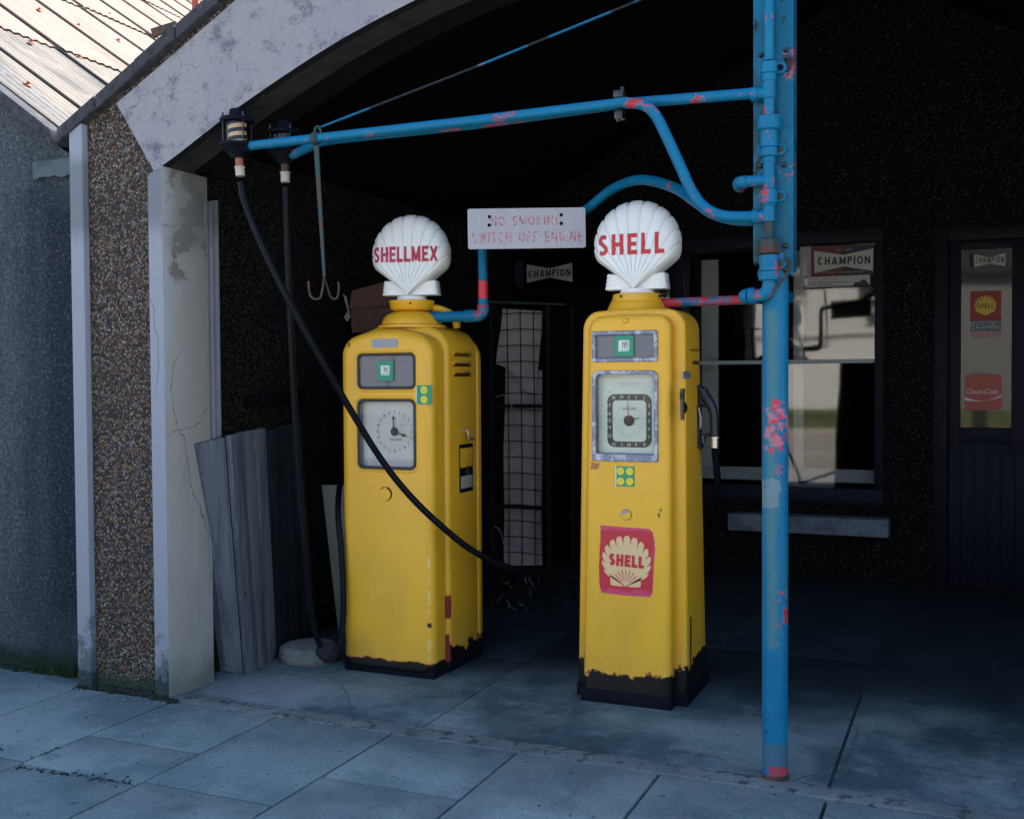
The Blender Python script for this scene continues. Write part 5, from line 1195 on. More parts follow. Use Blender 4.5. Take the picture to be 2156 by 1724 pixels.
def hose_tail(root, cx_, cy_, z1, z2, lean=(0, 0), dark=False):
    """nipple and ferrule under the sight glass, down to z2"""
    t0 = Vector((cx_, cy_, z1)); t1 = Vector((cx_ + lean[0], cy_ + lean[1], z2)); L_ = lambda k: t0.lerp(t1, k)
    b_ = MB(); b_.tube([L_(0), L_(.48)], .0185, 16); mobj('copper_nipple', b_, 'copper' if not dark else 'rusty_metal', root, 50)
    b_ = MB(); b_.tube([L_(.50), L_(.56), L_(.58), L_(1)], .02, 18, 0, True, [.024, .024, .021, .021]); mobj('ferrule', b_, 'brass_white', root, 40)
S1 = P(500, 310, 4.0); S2 = P(598, 325, 4.17)
armf = thing('delivery_arm', 'front blue pipe arm ending in the striped sight glass beside the white arch', 'pipe arm', (S1.x, 4.0, S1.z))
ZA = 2.562
pts = [Vector((S1.x + .05, 4.0, ZA)), P(1000, 263, 4.0), P(1290, 221, 3.985)]
pts[1].z = ZA; pts[2].z = ZA
bend = [Vector((P(1310, 218, 3.975).x, 3.975, ZA)), P(1352, 221, 3.955), P(1378, 240, 3.95), P(1402, 285, 3.95), P(1432, 350, 3.955), P(1456, 402, 3.96), P(1482, 436, 3.965), P(1515, 453, 3.975), P(1552, 457, 3.98), P(1592, 456, YF)]
mb = MB(); mb.tube(pts[:1] + [pts[0].lerp(pts[1], .5)] + pts[1:] + curve(bend, 7), .0205, 18); mobj('pipe', mb, 'blue_pipe', armf, 60)
mb = MB(); a = pts[0]; mb.tube([a + Vector((-.02, 0, 0)), a + Vector((.022, 0, 0))], .027, 18); mobj('pipe_socket', mb, 'base_black', armf, 40)
sight_glass(armf, S1.x, 4.0, ZA - .005, P(500, 259, 4.0).z, 0, True)
hose_tail(armf, S1.x + .008, 4.0, P(505, 332, 4.0).z, P(508, 371, 4.0).z, (.006, 0))
armb = thing('delivery_arm', 'rear blue pipe arm running straight behind the front arm to the plain sight glass', 'pipe arm', (S2.x, 4.17, S2.z))
q0 = Vector((P(1588, 196, YF).x, YF, P(1588, 197, YF).z)); q1 = Vector((P(648, 318, 4.16).x, 4.16, P(648, 318, 4.16).z))
q_ = P(1310, 224, 4.035)
mb = MB(); mb.tube([q0, q0.lerp(P(1310, 219, 4.04), .5), P(1310, 219, 4.04), P(1000, 262, 4.045), P(720, 292, 4.05), P(675, 299, 4.07), P(645, 313, 4.12), P(616, 327, 4.165)], .0205, 18); mobj('pipe', mb, 'blue_pipe_red', armb, 60)
sight_glass(armb, S2.x, 4.17, S2.z, P(598, 284, 4.17).z, 0, False)
hose_tail(armb, S2.x + .004, 4.17, P(600, 342, 4.17).z, P(602, 384, 4.17).z, (.002, 0), True)
# clamp holding the two arms
c = Vector((P(1305, 219, 4.0).x, 4.0, ZA))
cl = MB(); cl.lathe((c.x - .012, 4.005, c.z), [(.028, 0), (.032, .004), (.032, .022), (.028, .026)], 20, (1, 0, 0)); cl.box(c.x - .022, c.x + .018, 3.985, 4.03, c.z + .026, c.z + .052); cl.box(c.x - .018, c.x + .014, 3.985, 4.03, c.z - .056, c.z - .026)
cl.lathe((c.x + .012, 3.995, c.z + .035), [(.008, 0), (.008, .03)], 8); cl.lathe((c.x - .006, 3.995, c.z - .066), [(.009, 0), (.009, .03)], 8)
mobj('pipe_clamp', cl, 'black_gloss', armf, 30, .002)
# hanger bar with hooks, stay rod
hb = thing('hook_bar', 'flat corroded hanger bar with twin hooks hanging from the front pipe arm', 'hook', tuple(P(683, 590, 4.0)))
mb = MB(); a = P(663, 268, 4.0); m_ = P(665, 300, 4.0)
mb.lathe((m_.x - .014, 4.0, ZA), [(.0255, 0), (.0285, .004), (.0285, .026), (.0255, .03)], 20, (1, 0, 0)); mobj('collar', mb, 'teal_rusty', hb, 40)
A_, B_ = P(666, 308, 3.972), P(683, 582, 3.985)
mb = MB(); w_ = .012; n_ = 10
for k in range(n_):
    p0_, p1_ = A_.lerp(B_, k / n_), A_.lerp(B_, (k + 1) / n_); w0_, w1_ = w_ * (1 - .45 * k / n_), w_ * (1 - .45 * (k + 1) / n_)
    mb.hexa([p1_ + Vector((-w1_, -.003, 0)), p1_ + Vector((w1_, -.003, 0)), p1_ + Vector((w1_, .003, 0)), p1_ + Vector((-w1_, .003, 0)), p0_ + Vector((-w0_, -.003, 0)), p0_ + Vector((w0_, -.003, 0)), p0_ + Vector((w0_, .003, 0)), p0_ + Vector((-w0_, .003, 0))])
mobj('bar', mb, 'teal_rusty', hb, 30)
mb = MB(); u_ = [P(663, 284, 3.99), P(664, 270, 3.99), P(672, 268, 3.99), P(677, 284, 3.99)]; mb.tube(curve(u_, 4), .0055, 8); mobj('eye', mb, 'teal_rusty', hb, 60)
mb = MB(); mb.tube(curve([P(650, 592, 3.98), P(651, 612, 3.98), P(657, 627, 3.98), P(672, 629, 3.98), P(678, 615, 3.98), P(683, 582, 3.985)], 5), .0050, 10)
mb.tube(curve([P(683, 585, 3.985), P(690, 606, 4.02), P(697, 626, 4.03), P(709, 628, 4.03), P(713, 612, 4.03), P(713, 593, 4.03)], 5), .0048, 10); mobj('hook', mb, 'rusty_metal', hb, 60)
sr = MB(); a, b_ = P(668, 271, 4.0), P(975, 152, 4.0); c = P(1610, -106, 4.03)
sr.tube([a, a.lerp(b_, .5), b_, b_.lerp(c, .3), b_.lerp(c, .6), c], .0052, 10)
o = mobj('stay_rod', sr, 'blue_rod', None, 60); tag(o, 'thin chipped blue stay rod sloping up to the right above the pipe arms', 'rod'); settle(o)
sr = MB(); sr.tube([P(700, 158, 4.45), P(820, 98, 4.45), P(992, 18, 4.45), P(1180, -70, 4.45)], .005, 8); o = mobj('stay_rod', sr, 'teal_rusty', None, 60); tag(o, 'faint dark stay rod under the arch, above and left of the blue one', 'rod'); settle(o)

# ============================================================ SIGN ARM (pump A to column)
va = P(1017, 600, 5.0); ZO = P(950, 667, 5.0).z
sa = thing('vent_pipe', 'blue pipe with a red band rising from the square pump, arching behind the white globe', 'pipe', (va.x, 5.0, ZO))
xl = P(905, 668, 5.0).x
mb = MB(); mb.tube([Vector((xl - .03, 4.99, ZO)), Vector((va.x - .095, 5.0, ZO))], .0275, 18); mb.tube([Vector((va.x - .10, 5.0, ZO)), Vector((va.x - .045, 5.0, ZO))], .033, 18); mobj('outlet', mb, 'blue_pipe', sa, 50)
mb = MB(); mb.tube(curve([Vector((va.x - .05, 5.0, ZO)), Vector((va.x - .022, 5.0, ZO + .002)), Vector((va.x - .003, 5.0, ZO + .02)), Vector((va.x, 5.0, ZO + .055))], 6), .030, 18); mobj('elbow', mb, 'blue_pipe_red', sa, 60)
mb = MB(); zt_ = P(1017, 478, 5.0).z; mb.tube([Vector((va.x, 5.0, ZO + .05)), Vector((va.x, 5.0, P(1017, 629, 5).z))], .0255, 18); mobj('pipe', mb, 'blue_pipe', sa, 60)
mb = MB(); mb.tube([Vector((va.x, 5.0, P(1017, 629, 5).z)), Vector((va.x, 5.0, P(1017, 592, 5).z))], .0258, 18); mobj('red_band', mb, 'letter_red', sa, 60)
up_ = [Vector((va.x, 5.0, P(1017, 592, 5).z)), Vector((va.x, 5.0, P(1017, 520, 5).z)), Vector((va.x + .03, 4.99, P(1030, 490, 5).z)), P(1120, 478, 5.06), P(1195, 462, 5.09), P(1235, 441, 5.07), P(1290, 398, 4.98), P(1350, 379, 4.84), P(1418, 395, 4.68), P(1465, 425, 4.48), P(1500, 449, 4.36), P(1545, 462, 4.22), P(1590, 463, 4.10)]
mb = MB(); mb.tube(curve(up_, 7), .0235, 18); mobj('arched_pipe', mb, 'blue_pipe', sa, 60)
# red flaking pipe from the tapered pump
rp = MB(); za = P(1405, 637, 4.95).z
rp.tube([Vector((-1.36, 4.95, za - .002)), Vector((P(1500, 637, 4.95).x, 4.95, za)), Vector((P(1640, 637, 4.95).x, 4.95, za))], .0215, 18); e0 = Vector((P(1640, 637, 4.95).x, 4.95, za))
o = thing('vent_pipe', 'flaking red pipe running level from tapering pump to post', 'pipe', (-1.0, 4.95, za))
mobj('pipe', rp, 'red_pipe', o, 60)
rp = MB(); rp.tube(curve([e0, e0 + Vector((.05, -.02, 0)), e0 + Vector((.06, -.2, .0)), bend0 + Vector((.06, .3, 0)), bend0], 6), .021, 14); mobj('return_pipe', rp, 'blue_dark', o, 60)

# ============================================================ NO SMOKING SIGN
sc_ = P(1109, 481, 4.88); su = thing('warning_sign', 'white tin sign with faded red no smoking wording fixed to the pipe between the globes', 'sign', (sc_.x, sc_.y, sc_.z - .1))
ax = Vector((math.cos(yaw + .015), math.sin(yaw + .015), 0)); rot = Matrix.Rotation(yaw + .015, 4, 'Z')
dS = (sc_ - CAM).dot(D_) / FOC
wS, hS = 248 * dS, 84.5 * dS
def on_sign(me): me.transform(Matrix.Translation(sc_) @ rot @ Matrix.Rotation(R(-.55), 4, 'Y')); return me
holes = [disc2(.0085, 14, (x - 1109) * dS, (481 - y) * dS) for x, y in ((1031, 456), (1030, 473.5), (1182, 454), (1182, 472))]
link('plate', on_sign(fill2d([rrect(-wS / 2, wS / 2, -hS / 2, hS / 2, .010, 5)], .0015)), 'sign_white', su)
for h_ in holes: link('screw', on_sign(moved(fill2d([h_], .002), (0, -.003, 0))), 'base_black', su)
for t_, cxz, w_, h_ in (('NO SMOKING', (1107.5, 465), 149, 20), ('SWITCH OFF ENGINE', (1110, 499), 232, 22)):
    me = blockmesh(t_ if ' ' in t_ else t_, w_ * dS, h_ * dS, .13, .26); link('lettering', on_sign(moved(me, ((cxz[0] - 1109) * dS, -.0026, (481 - cxz[1]) * dS))), 'faded_red', su)

# ============================================================ SECOND HOSE
h2 = [P(602, 395, 4.17), P(604, 480, 4.17), P(608, 590, 4.19), P(613, 700, 4.23), P(618, 810, 4.28), P(625, 930, 4.34), P(634, 1060, 4.40), P(645, 1190, 4.46), P(655, 1290, 4.52), P(672, 1352, 4.57), P(694, 1378, 4.61), P(712, 1365, 4.66), P(722, 1310, 4.69), P(723, 1240, 4.70), P(718, 1150, 4.71), P(712, 1090, 4.73), P(713, 1040, 4.82), P(719, 1000, 4.95)]
ho = thing('fuel_hose', 'dark hose hanging from the plain sight glass and looping up beside the square pump', 'hose', (-3.15, 4.6, 0))
mb = MB(); mb.tube(curve(h2, 8), .0155, 14); mobj('hose', mb, 'hose', ho, 60)
mb = MB(); c = P(692, 1372, 4.60)
bm = bmesh.new(); bmesh.ops.create_icosphere(bm, subdivisions=4, radius=1)
for v in bm.verts:
    n_ = noise.noise(v.co * 1.7) * .45 + noise.noise(v.co * 4) * .2; v.co = Vector((v.co.x * .058, v.co.y * .05, v.co.z * .045)) * (1 + n_) + c
me = bpy.data.meshes.new('r'); bm.to_mesh(me); bm.free(); link('bound_rag', me, 'cloth_black', ho, 60)
mb = MB(); c = P(714, 1350, 4.60); mb.tube([c + Vector((.038 * math.cos(R(a)), 0.012 * math.sin(R(a)), .030 * math.sin(R(a)))) for a in range(0, 361, 18)], .0055, 8); mobj('rubber_ring', mb, 'hose', ho, 60)

# ============================================================ THINGS ON THE FORECOURT
c = Vector((P(652, 1385, 4.83).x, 4.83, 0))
mb = MB(); prof = [(.140, -.005), (.152, .004), (.158, .028), (.158, .062), (.152, .078), (.142, .085), (.10, .088), (.06, .086), (.03, .087)]
b_ = MB(); b_.lathe(c, prof, 48); me = b_.mesh()
for v in me.vertices: v.co += Vector((1, 1, .6)) * (.006 * noise.noise(v.co * 14) + .004 * noise.noise(v.co * 40))
o = link('concrete_disc', me, 'disc', None, 60); tag(o, 'round worn concrete weight on the ground, left of the square pump', 'concrete disc'); settle(o)
def board_panel(name, label, T0, T1, B0, B1, n_, th, m_, gaps=.004, seed=1, mesh_extra=None):
    """upright boards between the top edge T0-T1 and the bottom edge B0-B1"""
    rr_ = random.Random(seed); mb = MB(); nrm = (T1 - T0).cross(B0 - T0).normalized()
    if nrm.y > 0: nrm = -nrm
    for k in range(n_):
        a_, b__ = k / n_, (k + 1) / n_; j = rr_.uniform(-.012, .012); jt = rr_.uniform(-.001, .001)
        t0, t1 = T0.lerp(T1, a_), T0.lerp(T1, b__); q0, q1 = B0.lerp(B1, a_), B0.lerp(B1, b__)
        g_ = (t1 - t0).normalized() * gaps / 2; g2 = (q1 - q0).normalized() * gaps / 2; t0 = t0 + g_; t1 = t1 - g_; q0 = q0 + g2; q1 = q1 - g2
        t0 = t0 + Vector((0, 0, j)); t1 = t1 + Vector((0, 0, j)); o_ = nrm * jt
        mb.hexa([q0 + o_, q1 + o_, q1 + o_ - nrm * th, q0 + o_ - nrm * th, t0 + o_, t1 + o_, t1 + o_ - nrm * th, t0 + o_ - nrm * th])
    o = mobj(name, mb, m_, None, 30, .002); tag(o, label, 'timber panel'); settle(o); return o
T0, T1 = PX(414, 932, -3.455), PX(548, 903, -3.51)
B0 = P(486, 1418, 4.42); B0.z = 0; B0 = Vector((-3.49, 4.40, 0)); B1 = Vector((-3.46, 4.80, 0))
B0 = Vector((-3.515, 4.462, 0)); B1 = Vector((-3.475, 4.80, 0))
T0 = PX(414, 931, -3.47); T1 = PX(547, 903, -3.52)
# front board of the stack, seen broad side, then boards going back
Bm = Vector((-3.425, 4.445, 0)); Tm = PX(452, 922, -3.44)
board_panel('timber_panel', 'pale grey board of the timber stack, nearest the white corner post', PX(413, 932, -3.475), PX(473, 918, -3.464), Vector((-3.545, 4.47, 0)), Vector((-3.425, 4.452, 0)), 1, .045, 'wood', .002, 3)
board_panel('timber_panel', 'grey planked panel leaning on the side wall between the corner board and the dark panel', PX(473.6, 918, -3.465), PX(549, 903, -3.50), Vector((-3.424, 4.454, 0)), Vector((-3.49, 4.79, 0)), 3, .03, 'wood', .0025, 5)
board_panel('timber_panel', 'darkest planked panel leaning behind the hanging hose, left of the square pump', PX(550, 906, -3.53), PX(628, 889, -3.54), Vector((-3.50, 4.81, 0)), Vector((-3.545, 5.25, 0)), 3, .03, 'wood_dark', .008, 7)
# bracket bar on side wall
mb = MB(); a, b_ = PX(515, 848, -3.57), PX(622, 832, -3.57); mb.hexa([a + Vector((0, 0, -.02)), a + Vector((.05, 0, -.02)), b_ + Vector((.05, 0, -.035)), b_ + Vector((0, 0, -.035)), a + Vector((0, 0, .035)), a + Vector((.05, 0, .035)), b_ + Vector((.05, 0, .035)), b_ + Vector((0, 0, .035))])
o = mobj('wall_bracket', mb, 'black_timber', None, 30, .004); tag(o, 'short dark timber rail fixed along the pebble-dashed side wall above the leaning boards', 'rail'); settle(o)
# pale board leaning behind pump
mb = MB(); a, b_, c, d = P(677, 1021, 5.42), P(735, 1021, 5.42), P(735, 1345, 5.46), P(712, 1345, 5.46)
c.z = 0; d.z = 0; t_ = Vector((0, .018, 0)); mb.hexa([d, c, c + t_, d + t_, a, b_, b_ + t_, a + t_]); o = mobj('pale_board', mb, 'board_white', None, 30, .002); tag(o, 'pale off-white board leaning behind the left edge of the square pump', 'board'); settle(o)
# dark cabinet with cardboard box on top, behind pump A
zb2 = P(760, 700, 5.55).z
mb = MB(); mb.box(-3.55, -3.02, 5.56, 5.95, 0, zb2); o = mobj('cabinet', mb, 'black_timber', None, 30, .01); tag(o, 'tall black storage cabinet in the gloom behind the square pump', 'cabinet'); settle(o)
xa, xb = P(737, 650, 5.6).x, P(850, 650, 5.6).x; zt2 = P(740, 612, 5.6).z; xa = max(xa, -3.57)
bx = thing('cardboard_box', 'torn brown cardboard box behind the square pump and its white globe', 'cardboard box', (-3.3, 5.75, zb2))
xa = P(740, 650, 5.6).x
mb = MB(); mb.hexa([(xa, 5.6, zb2), (xb, 5.6, zb2), (xb, 5.9, zb2), (xa, 5.9, zb2), (xa - .01, 5.6, P(742, 650, 5.6).z), (xb, 5.6, P(740, 643, 5.6).z), (xb, 5.9, zt2), (xa, 5.9, zt2 - .05)]); mobj('carton', mb, 'cardboard', bx, 30, .004)
mb = MB(); lf = [P(735, 650, 5.58), P(850, 642, 5.58), P(852, 585, 5.64), P(801, 596, 5.64), P(741, 612, 5.64)]; mb.add(lf + [v + Vector((0, .006, 0)) for v in lf], [(0, 1, 2, 3, 4), (9, 8, 7, 6, 5)] + [(i, (i + 1) % 5, 5 + (i + 1) % 5, 5 + i) for i in range(5)]); mobj('flap', mb, 'cardboard', bx)
mb = MB(); fl = [P(722, 618, 5.57), P(730, 626, 5.57), P(738, 668, 5.57), P(731, 678, 5.57), P(724, 668, 5.57), P(732, 655, 5.57)]
mb.add(fl, [(0, 1, 2, 3, 4, 5)]); mobj('torn_edge', mb, 'cardboard_pale', bx)
# wire mesh rack with card sheets
YR = 6.35
x0r, x1r = P(1040, 900, YR).x, P(1150, 900, YR).x; ztr = P(1100, 638, YR).z
rk = thing('wire_rack', 'dark green wire mesh rack standing in the gloom between the two pumps', 'rack', ((x0r + x1r) / 2, YR + .2, 0))
mb = MB()
for x in (x0r - .03, x1r): mb.box(x, x + .022, YR, YR + .025, 0, ztr); mb.box(x, x + .022, YR + .45, YR + .475, 0, ztr)
for z in (.10, P(1100, 855, YR).z, P(1100, 1068, YR).z): mb.box(x0r - .03, x1r + .02, YR + .002, YR + .022, z - .012, z + .012)
mobj('frame', mb, 'wire_green', rk, 30)
mb = MB(); mb.tube([P(1003, 635, YR), P(1190, 641, YR)], .007, 8); mobj('top_bar', mb, 'teal_rusty', rk, 40)
mb = MB(); n_ = 3
for k in range(1, 4): x = x0r + (x1r - x0r) * k / 4 + .004; mb.tube([(x, YR + .012, .02), (x + .006, YR + .010, ztr * .5), (x - .003, YR + .012, ztr - .02)], .0035, 6)
z = .07
while z < ztr - .03: mb.tube([(x0r - .02, YR + .008, z), ((x0r + x1r) / 2, YR + .006, z + .006), (x1r, YR + .008, z - .004)], .0033, 6); z += .103
mobj('wire_mesh', mb, 'wire_green', rk, 60)
def sheet_thing(name, label, pts_, Y, m_, cat, amp=.02):
    lp = [(P(*q, Y).x, P(*q, Y).z) for q in pts_]; me = fill2d([lp], .003); bm = bmesh.new(); bm.from_mesh(me); bmesh.ops.triangulate(bm, faces=bm.faces); bmesh.ops.subdivide_edges(bm, edges=bm.edges, cuts=3, use_grid_fill=True)
    for v in bm.verts: v.co.y += Y + amp * noise.noise((v.co.x * 4, 3, v.co.z * 4))
    bm.to_mesh(me); bm.free(); o = link(name, me, m_, None, 60); tag(o, label, cat); settle(o); return o
sheet_thing('card_sheet', 'torn upper sheet of pale cardboard inside the wire rack', [(1058, 650), (1142, 655), (1140, 700), (1133, 760), (1128, 830), (1105, 822), (1092, 800), (1072, 776), (1046, 766), (1052, 700)], YR + .05, 'cardboard_pale', 'cardboard', .02)
sheet_thing('card_sheet', 'tall lower sheet of pale cardboard inside the wire rack', [(1066, 770), (1140, 780), (1141, 1190), (1062, 1190), (1060, 1000)], YR + .09, 'cardboard_pale', 'cardboard', .02)
for k, (lab, q) in enumerate((('thin pale string hanging over the upper half of the wire rack', [(1043, 836), (1060, 832), (1075, 845), (1080, 880), (1081, 925)]), ('thin pale string hanging low on the left of the wire rack', [(1040, 1108), (1052, 1115), (1062, 1150), (1063, 1172)]))):
    mb = MB(); mb.tube(curve([P(*v, YR - .02) for v in q], 5), .0025, 6); o = mobj('string', mb, 'string', None, 60); tag(o, lab, 'string'); settle(o)
rr_ = random.Random(9); mb = MB()
for k in range(22):
    a = P(rr_.uniform(1052, 1140), rr_.uniform(1205, 1280), YR - .03); b_ = a + Vector((rr_.uniform(-.07, .07), rr_.uniform(-.03, .03), rr_.uniform(-.06, .06))); b_.z = max(.01, b_.z); n_ = Vector((0, 0, rr_.uniform(.006, .018)))
    mb.add([a, b_, b_ + n_, a + n_ + Vector((.01, 0, 0))], [(0, 1, 2, 3)])
o = mobj('paper_litter', mb, 'litter', None); tag(o, 'crumpled pale paper litter at the foot of the wire rack', 'litter'); settle(o); o['kind'] = 'stuff'

# ============================================================ SIGNS IN THE WINDOW AND DOOR
YG = YB + .022
def bow(x0, x1, zl0, zl1, zr0, zr1, zm0, zm1):
    xm = (x0 + x1) / 2; return [(x0, zl0), (xm, zm0), (x1, zr0), (x1, zr1), (xm, zm1), (x0, zl1)]
Q = lambda a, b_: (P(a, b_, YG).x, P(a, b_, YG).z)
def W4(a, b_): return ((2340 + a * .11132) / 1.3915, (720 + b_ * .11132) / 1.3915)     # reading from the poster enlargement
def Zw(a, b_): return ((1360 + a * .17161) / 1.3915, (590 + b_ * .17161) / 1.3915)
def poster(nm, label, loc): return thing(nm, label, 'poster', loc)
po2 = poster('window_poster', 'large half red, half black poster with white bow-tie band, in the shop window', (P(1775, 552, YG).x, YG, P(1775, 590, YG).z))
def quad(name, pts_, Yq, m_, par, t=.0006): 
    lp = [(P(*q, Yq).x, P(*q, Yq).z) for q in pts_]
    A = sum(lp[i][0] * lp[(i + 1) % len(lp)][1] - lp[(i + 1) % len(lp)][0] * lp[i][1] for i in range(len(lp)))
    if A < 0: lp = lp[::-1]
    return link(name, moved(fill2d([lp], t), (0, Yq, 0)), m_, par)
quad('red_half', [W4(330, 10), W4(1165, 0), W4(1160, 780), W4(330, 800)], YG, 'champ_red', po2)
quad('black_half', [W4(1166, 0), W4(1980, -20), W4(1980, 755), W4(1161, 780)], YG, 'champ_navy', po2)
quad('bow_tie', [W4(405, 140), W4(1180, 240), W4(1960, 75), W4(1950, 660), W4(1180, 545), W4(415, 725)], YG - .0015, 'champ_white', po2)
def pword(t_, a, b_, c_, par, m_, Yq, fat=.0, sp=1.05, Zf=W4):
    """word between left-mid a, right-mid b_ with height c_ (readings)"""
    p_, q_ = P(*Zf(*a), Yq), P(*Zf(*b_), Yq); h_ = (P(*Zf(a[0], a[1] - c_ / 2), Yq).z - P(*Zf(a[0], a[1] + c_ / 2), Yq).z)
    me = textmesh(t_, (q_ - p_).length, h_, 0, fat, sp); me.transform(Matrix.Rotation(-math.atan2(q_.z - p_.z, q_.x - p_.x), 4, 'Y')); return link('lettering', moved(me, ((p_.x + q_.x) / 2, Yq, (p_.z + q_.z) / 2)), m_, par)
def pblock(t_, a, b_, c_, par, m_, Yq, Zf):
    p_, q_ = P(*Zf(*a), Yq), P(*Zf(*b_), Yq); h_ = (P(*Zf(a[0], a[1] - c_ / 2), Yq).z - P(*Zf(a[0], a[1] + c_ / 2), Yq).z)
    return block('lettering', t_, ((p_.x + q_.x) / 2, (p_.z + q_.z) / 2), (q_ - p_).length, h_, Yq, m_, par, .2, .2, -math.atan2(q_.z - p_.z, q_.x - p_.x))
pblock('CHAMPION', (505, 410), (1885, 370), 210, po2, 'champ_black', YG - .0035, W4)
pword('FIT', (985, 118), (1125, 112), 55, po2, 'sign_dim', YG - .0035); pword('NEW', (1210, 108), (1415, 103), 55, po2, 'sign_dim', YG - .0035)
pword('EVERY 10,000 MILES', (650, 712), (1740, 682), 60, po2, 'sign_dim', YG - .0035)
po3 = poster('window_poster', 'pale strip poster with red script, just below the large bow-tie poster', (P(1765, 600, YG).x, YG, P(1765, 605, YG).z))
quad('paper', [W4(225, 825), W4(1870, 765), W4(1880, 1040), W4(1830, 1000), W4(1400, 1055), W4(225, 1110)], YG, 'champ_white', po3)
pa_ = P(*W4(690, 880), YG); scribble('red_script', (pa_.x, pa_.z), .19, .014, YG - .002, 'letter_red', po3, 12)
pword('FIT NEW CHAMPION SPARK PLUGS', (250, 968), (1280, 945), 42, po3, 'champ_black', YG - .0025); pword('EVERY 10,000 MILES', (250, 1035), (850, 1020), 42, po3, 'champ_black', YG - .0025)
quad('picture', [W4(1420, 1050), W4(1490, 960), W4(1600, 950), W4(1700, 880), W4(1760, 900), W4(1860, 1030), W4(1830, 1060)], YG - .002, 'champ_navy', po3)
po4 = poster('window_poster', 'narrow white poster with a grey spark plug, left of the large bow-tie poster', (P(1695, 560, YG).x, YG, P(1695, 575, YG).z))
quad('paper', [W4(40, 40), W4(325, 15), W4(325, 810), W4(40, 830)], YG, 'sign_dim', po4)
quad('plug_picture', [W4(70, 410), W4(230, 400), W4(220, 560), W4(195, 600), W4(210, 790), W4(110, 790), W4(115, 600), W4(75, 550)], YG - .002, 'plate_grey', po4)
#fan
po5 = poster('wall_sign', 'dim white bow-tie sign hanging below the warning sign, far back in the gloom', (P(1157, 575, YB - .03).x, YB - .03, P(1157, 600, YB).z))
YW = YB - .03
quad('bow_tie', [Zw(1065, 1080), Zw(1460, 1145), Zw(1842, 1050), Zw(1848, 1375), Zw(1460, 1300), Zw(1070, 1393)], YW, 'champ_white', po5)
pblock('CHAMPION', (1100, 1240), (1815, 1210), 125, po5, 'champ_black', YW - .002, Zw)
quad('side_strip', [Zw(870, 1025), Zw(1000, 1022), Zw(1015, 1480), Zw(880, 1450)], YW, 'teal_dim', po5)
# door glass stickers
YH = YB + .044
po6 = poster('door_sticker', 'small white bow-tie sticker at the top of the door glass', (P(2083, 550, YH).x, YH, P(2083, 565, YH).z))
quad('bow_tie', [Z7(1763, 125), Z7(1888, 145), Z7(2009, 112), Z7(2008, 213), Z7(1888, 195), Z7(1763, 222)], YH, 'champ_white', po6)
def pw7(t_, a, b_, c_, par, m_, Yq, fat=0, sp=1.0): return pword(t_, a, b_, c_, par, m_, Yq, fat, sp, Z7)
pblock('CHAMPION', (1772, 168), (1998, 162), 52, po6, 'champ_black', YH - .002, Z7)
quad('plug_picture', [Z7(1720, 120), Z7(1745, 112), Z7(1760, 222), Z7(1735, 228)], YH, 'teal_dim', po6)
po7 = poster('door_sticker', 'red and yellow scallop oil sticker with wording beneath, middle of the door glass', (P(2075, 640, YH).x, YH, P(2075, 710, YH).z))
quad('paper', [Z7(1728, 650), Z7(1975, 648), Z7(1973, 775), Z7(1728, 778)], YH, 'sign_dim', po7)
quad('red_square', [Z7(1730, 412), Z7(1976, 408), Z7(1974, 645), Z7(1730, 648)], YH, 'oil_red', po7)
hz = P(*Z7(1850, 606), YH); tz = P(*Z7(1850, 446), YH)
link('scallop_emblem', moved(fill2d([pecten2d(tz.z - hz.z, hz.x, hz.z, .3, .72, 13, R(64))], .0004), (0, YH - .0018, 0)), 'oil_yellow', po7)
pblock('SHELL', (1785, 530), (1917, 528), 40, po7, 'oil_red', YH - .003, Z7)
pw7('Tractor oil', (1735, 668), (1970, 666), 46, po7, 'champ_black', YH - .0015, .015); pw7('Universal', (1735, 712), (1970, 710), 40, po7, 'champ_black', YH - .0015, .015); pw7('sold here', (1735, 755), (1970, 752), 40, po7, 'letter_red', YH - .0015, .015)
po8 = poster('door_sticker', 'square red soft drink sticker with white script and wave, low on the door glass', (P(2070, 820, YH).x, YH, P(2070, 855, YH).z))
quad('red_square', [Z7(1690, 1074), Z7(1980, 1068), Z7(1980, 1348), Z7(1686, 1352)], YH, 'cola_red', po8)
me = textmesh('Coca-Cola', 1, 1, 0, .0, .95, .35); a, b_ = P(*Z7(1700, 1215), YH), P(*Z7(1950, 1190), YH); me.transform(Matrix.Diagonal(((b_ - a).length, 1, .035, 1))); link('lettering', moved(me, ((a.x + b_.x) / 2, YH - .002, (a.z + b_.z) / 2)), 'cola_white', po8)
wv = [Z7(1688 + 290 * t / 12, 1245 + 45 * math.sin(math.pi * t / 12 * .95) - 25 * t / 12) for t in range(13)]; wv2 = [Z7(1688 + 290 * t / 12, 1275 + 22 * math.sin(math.pi * t / 12 * .9) - 35 * t / 12) for t in range(13)][::-1]
quad('wave', wv + wv2, YH - .0022, 'cola_white', po8)

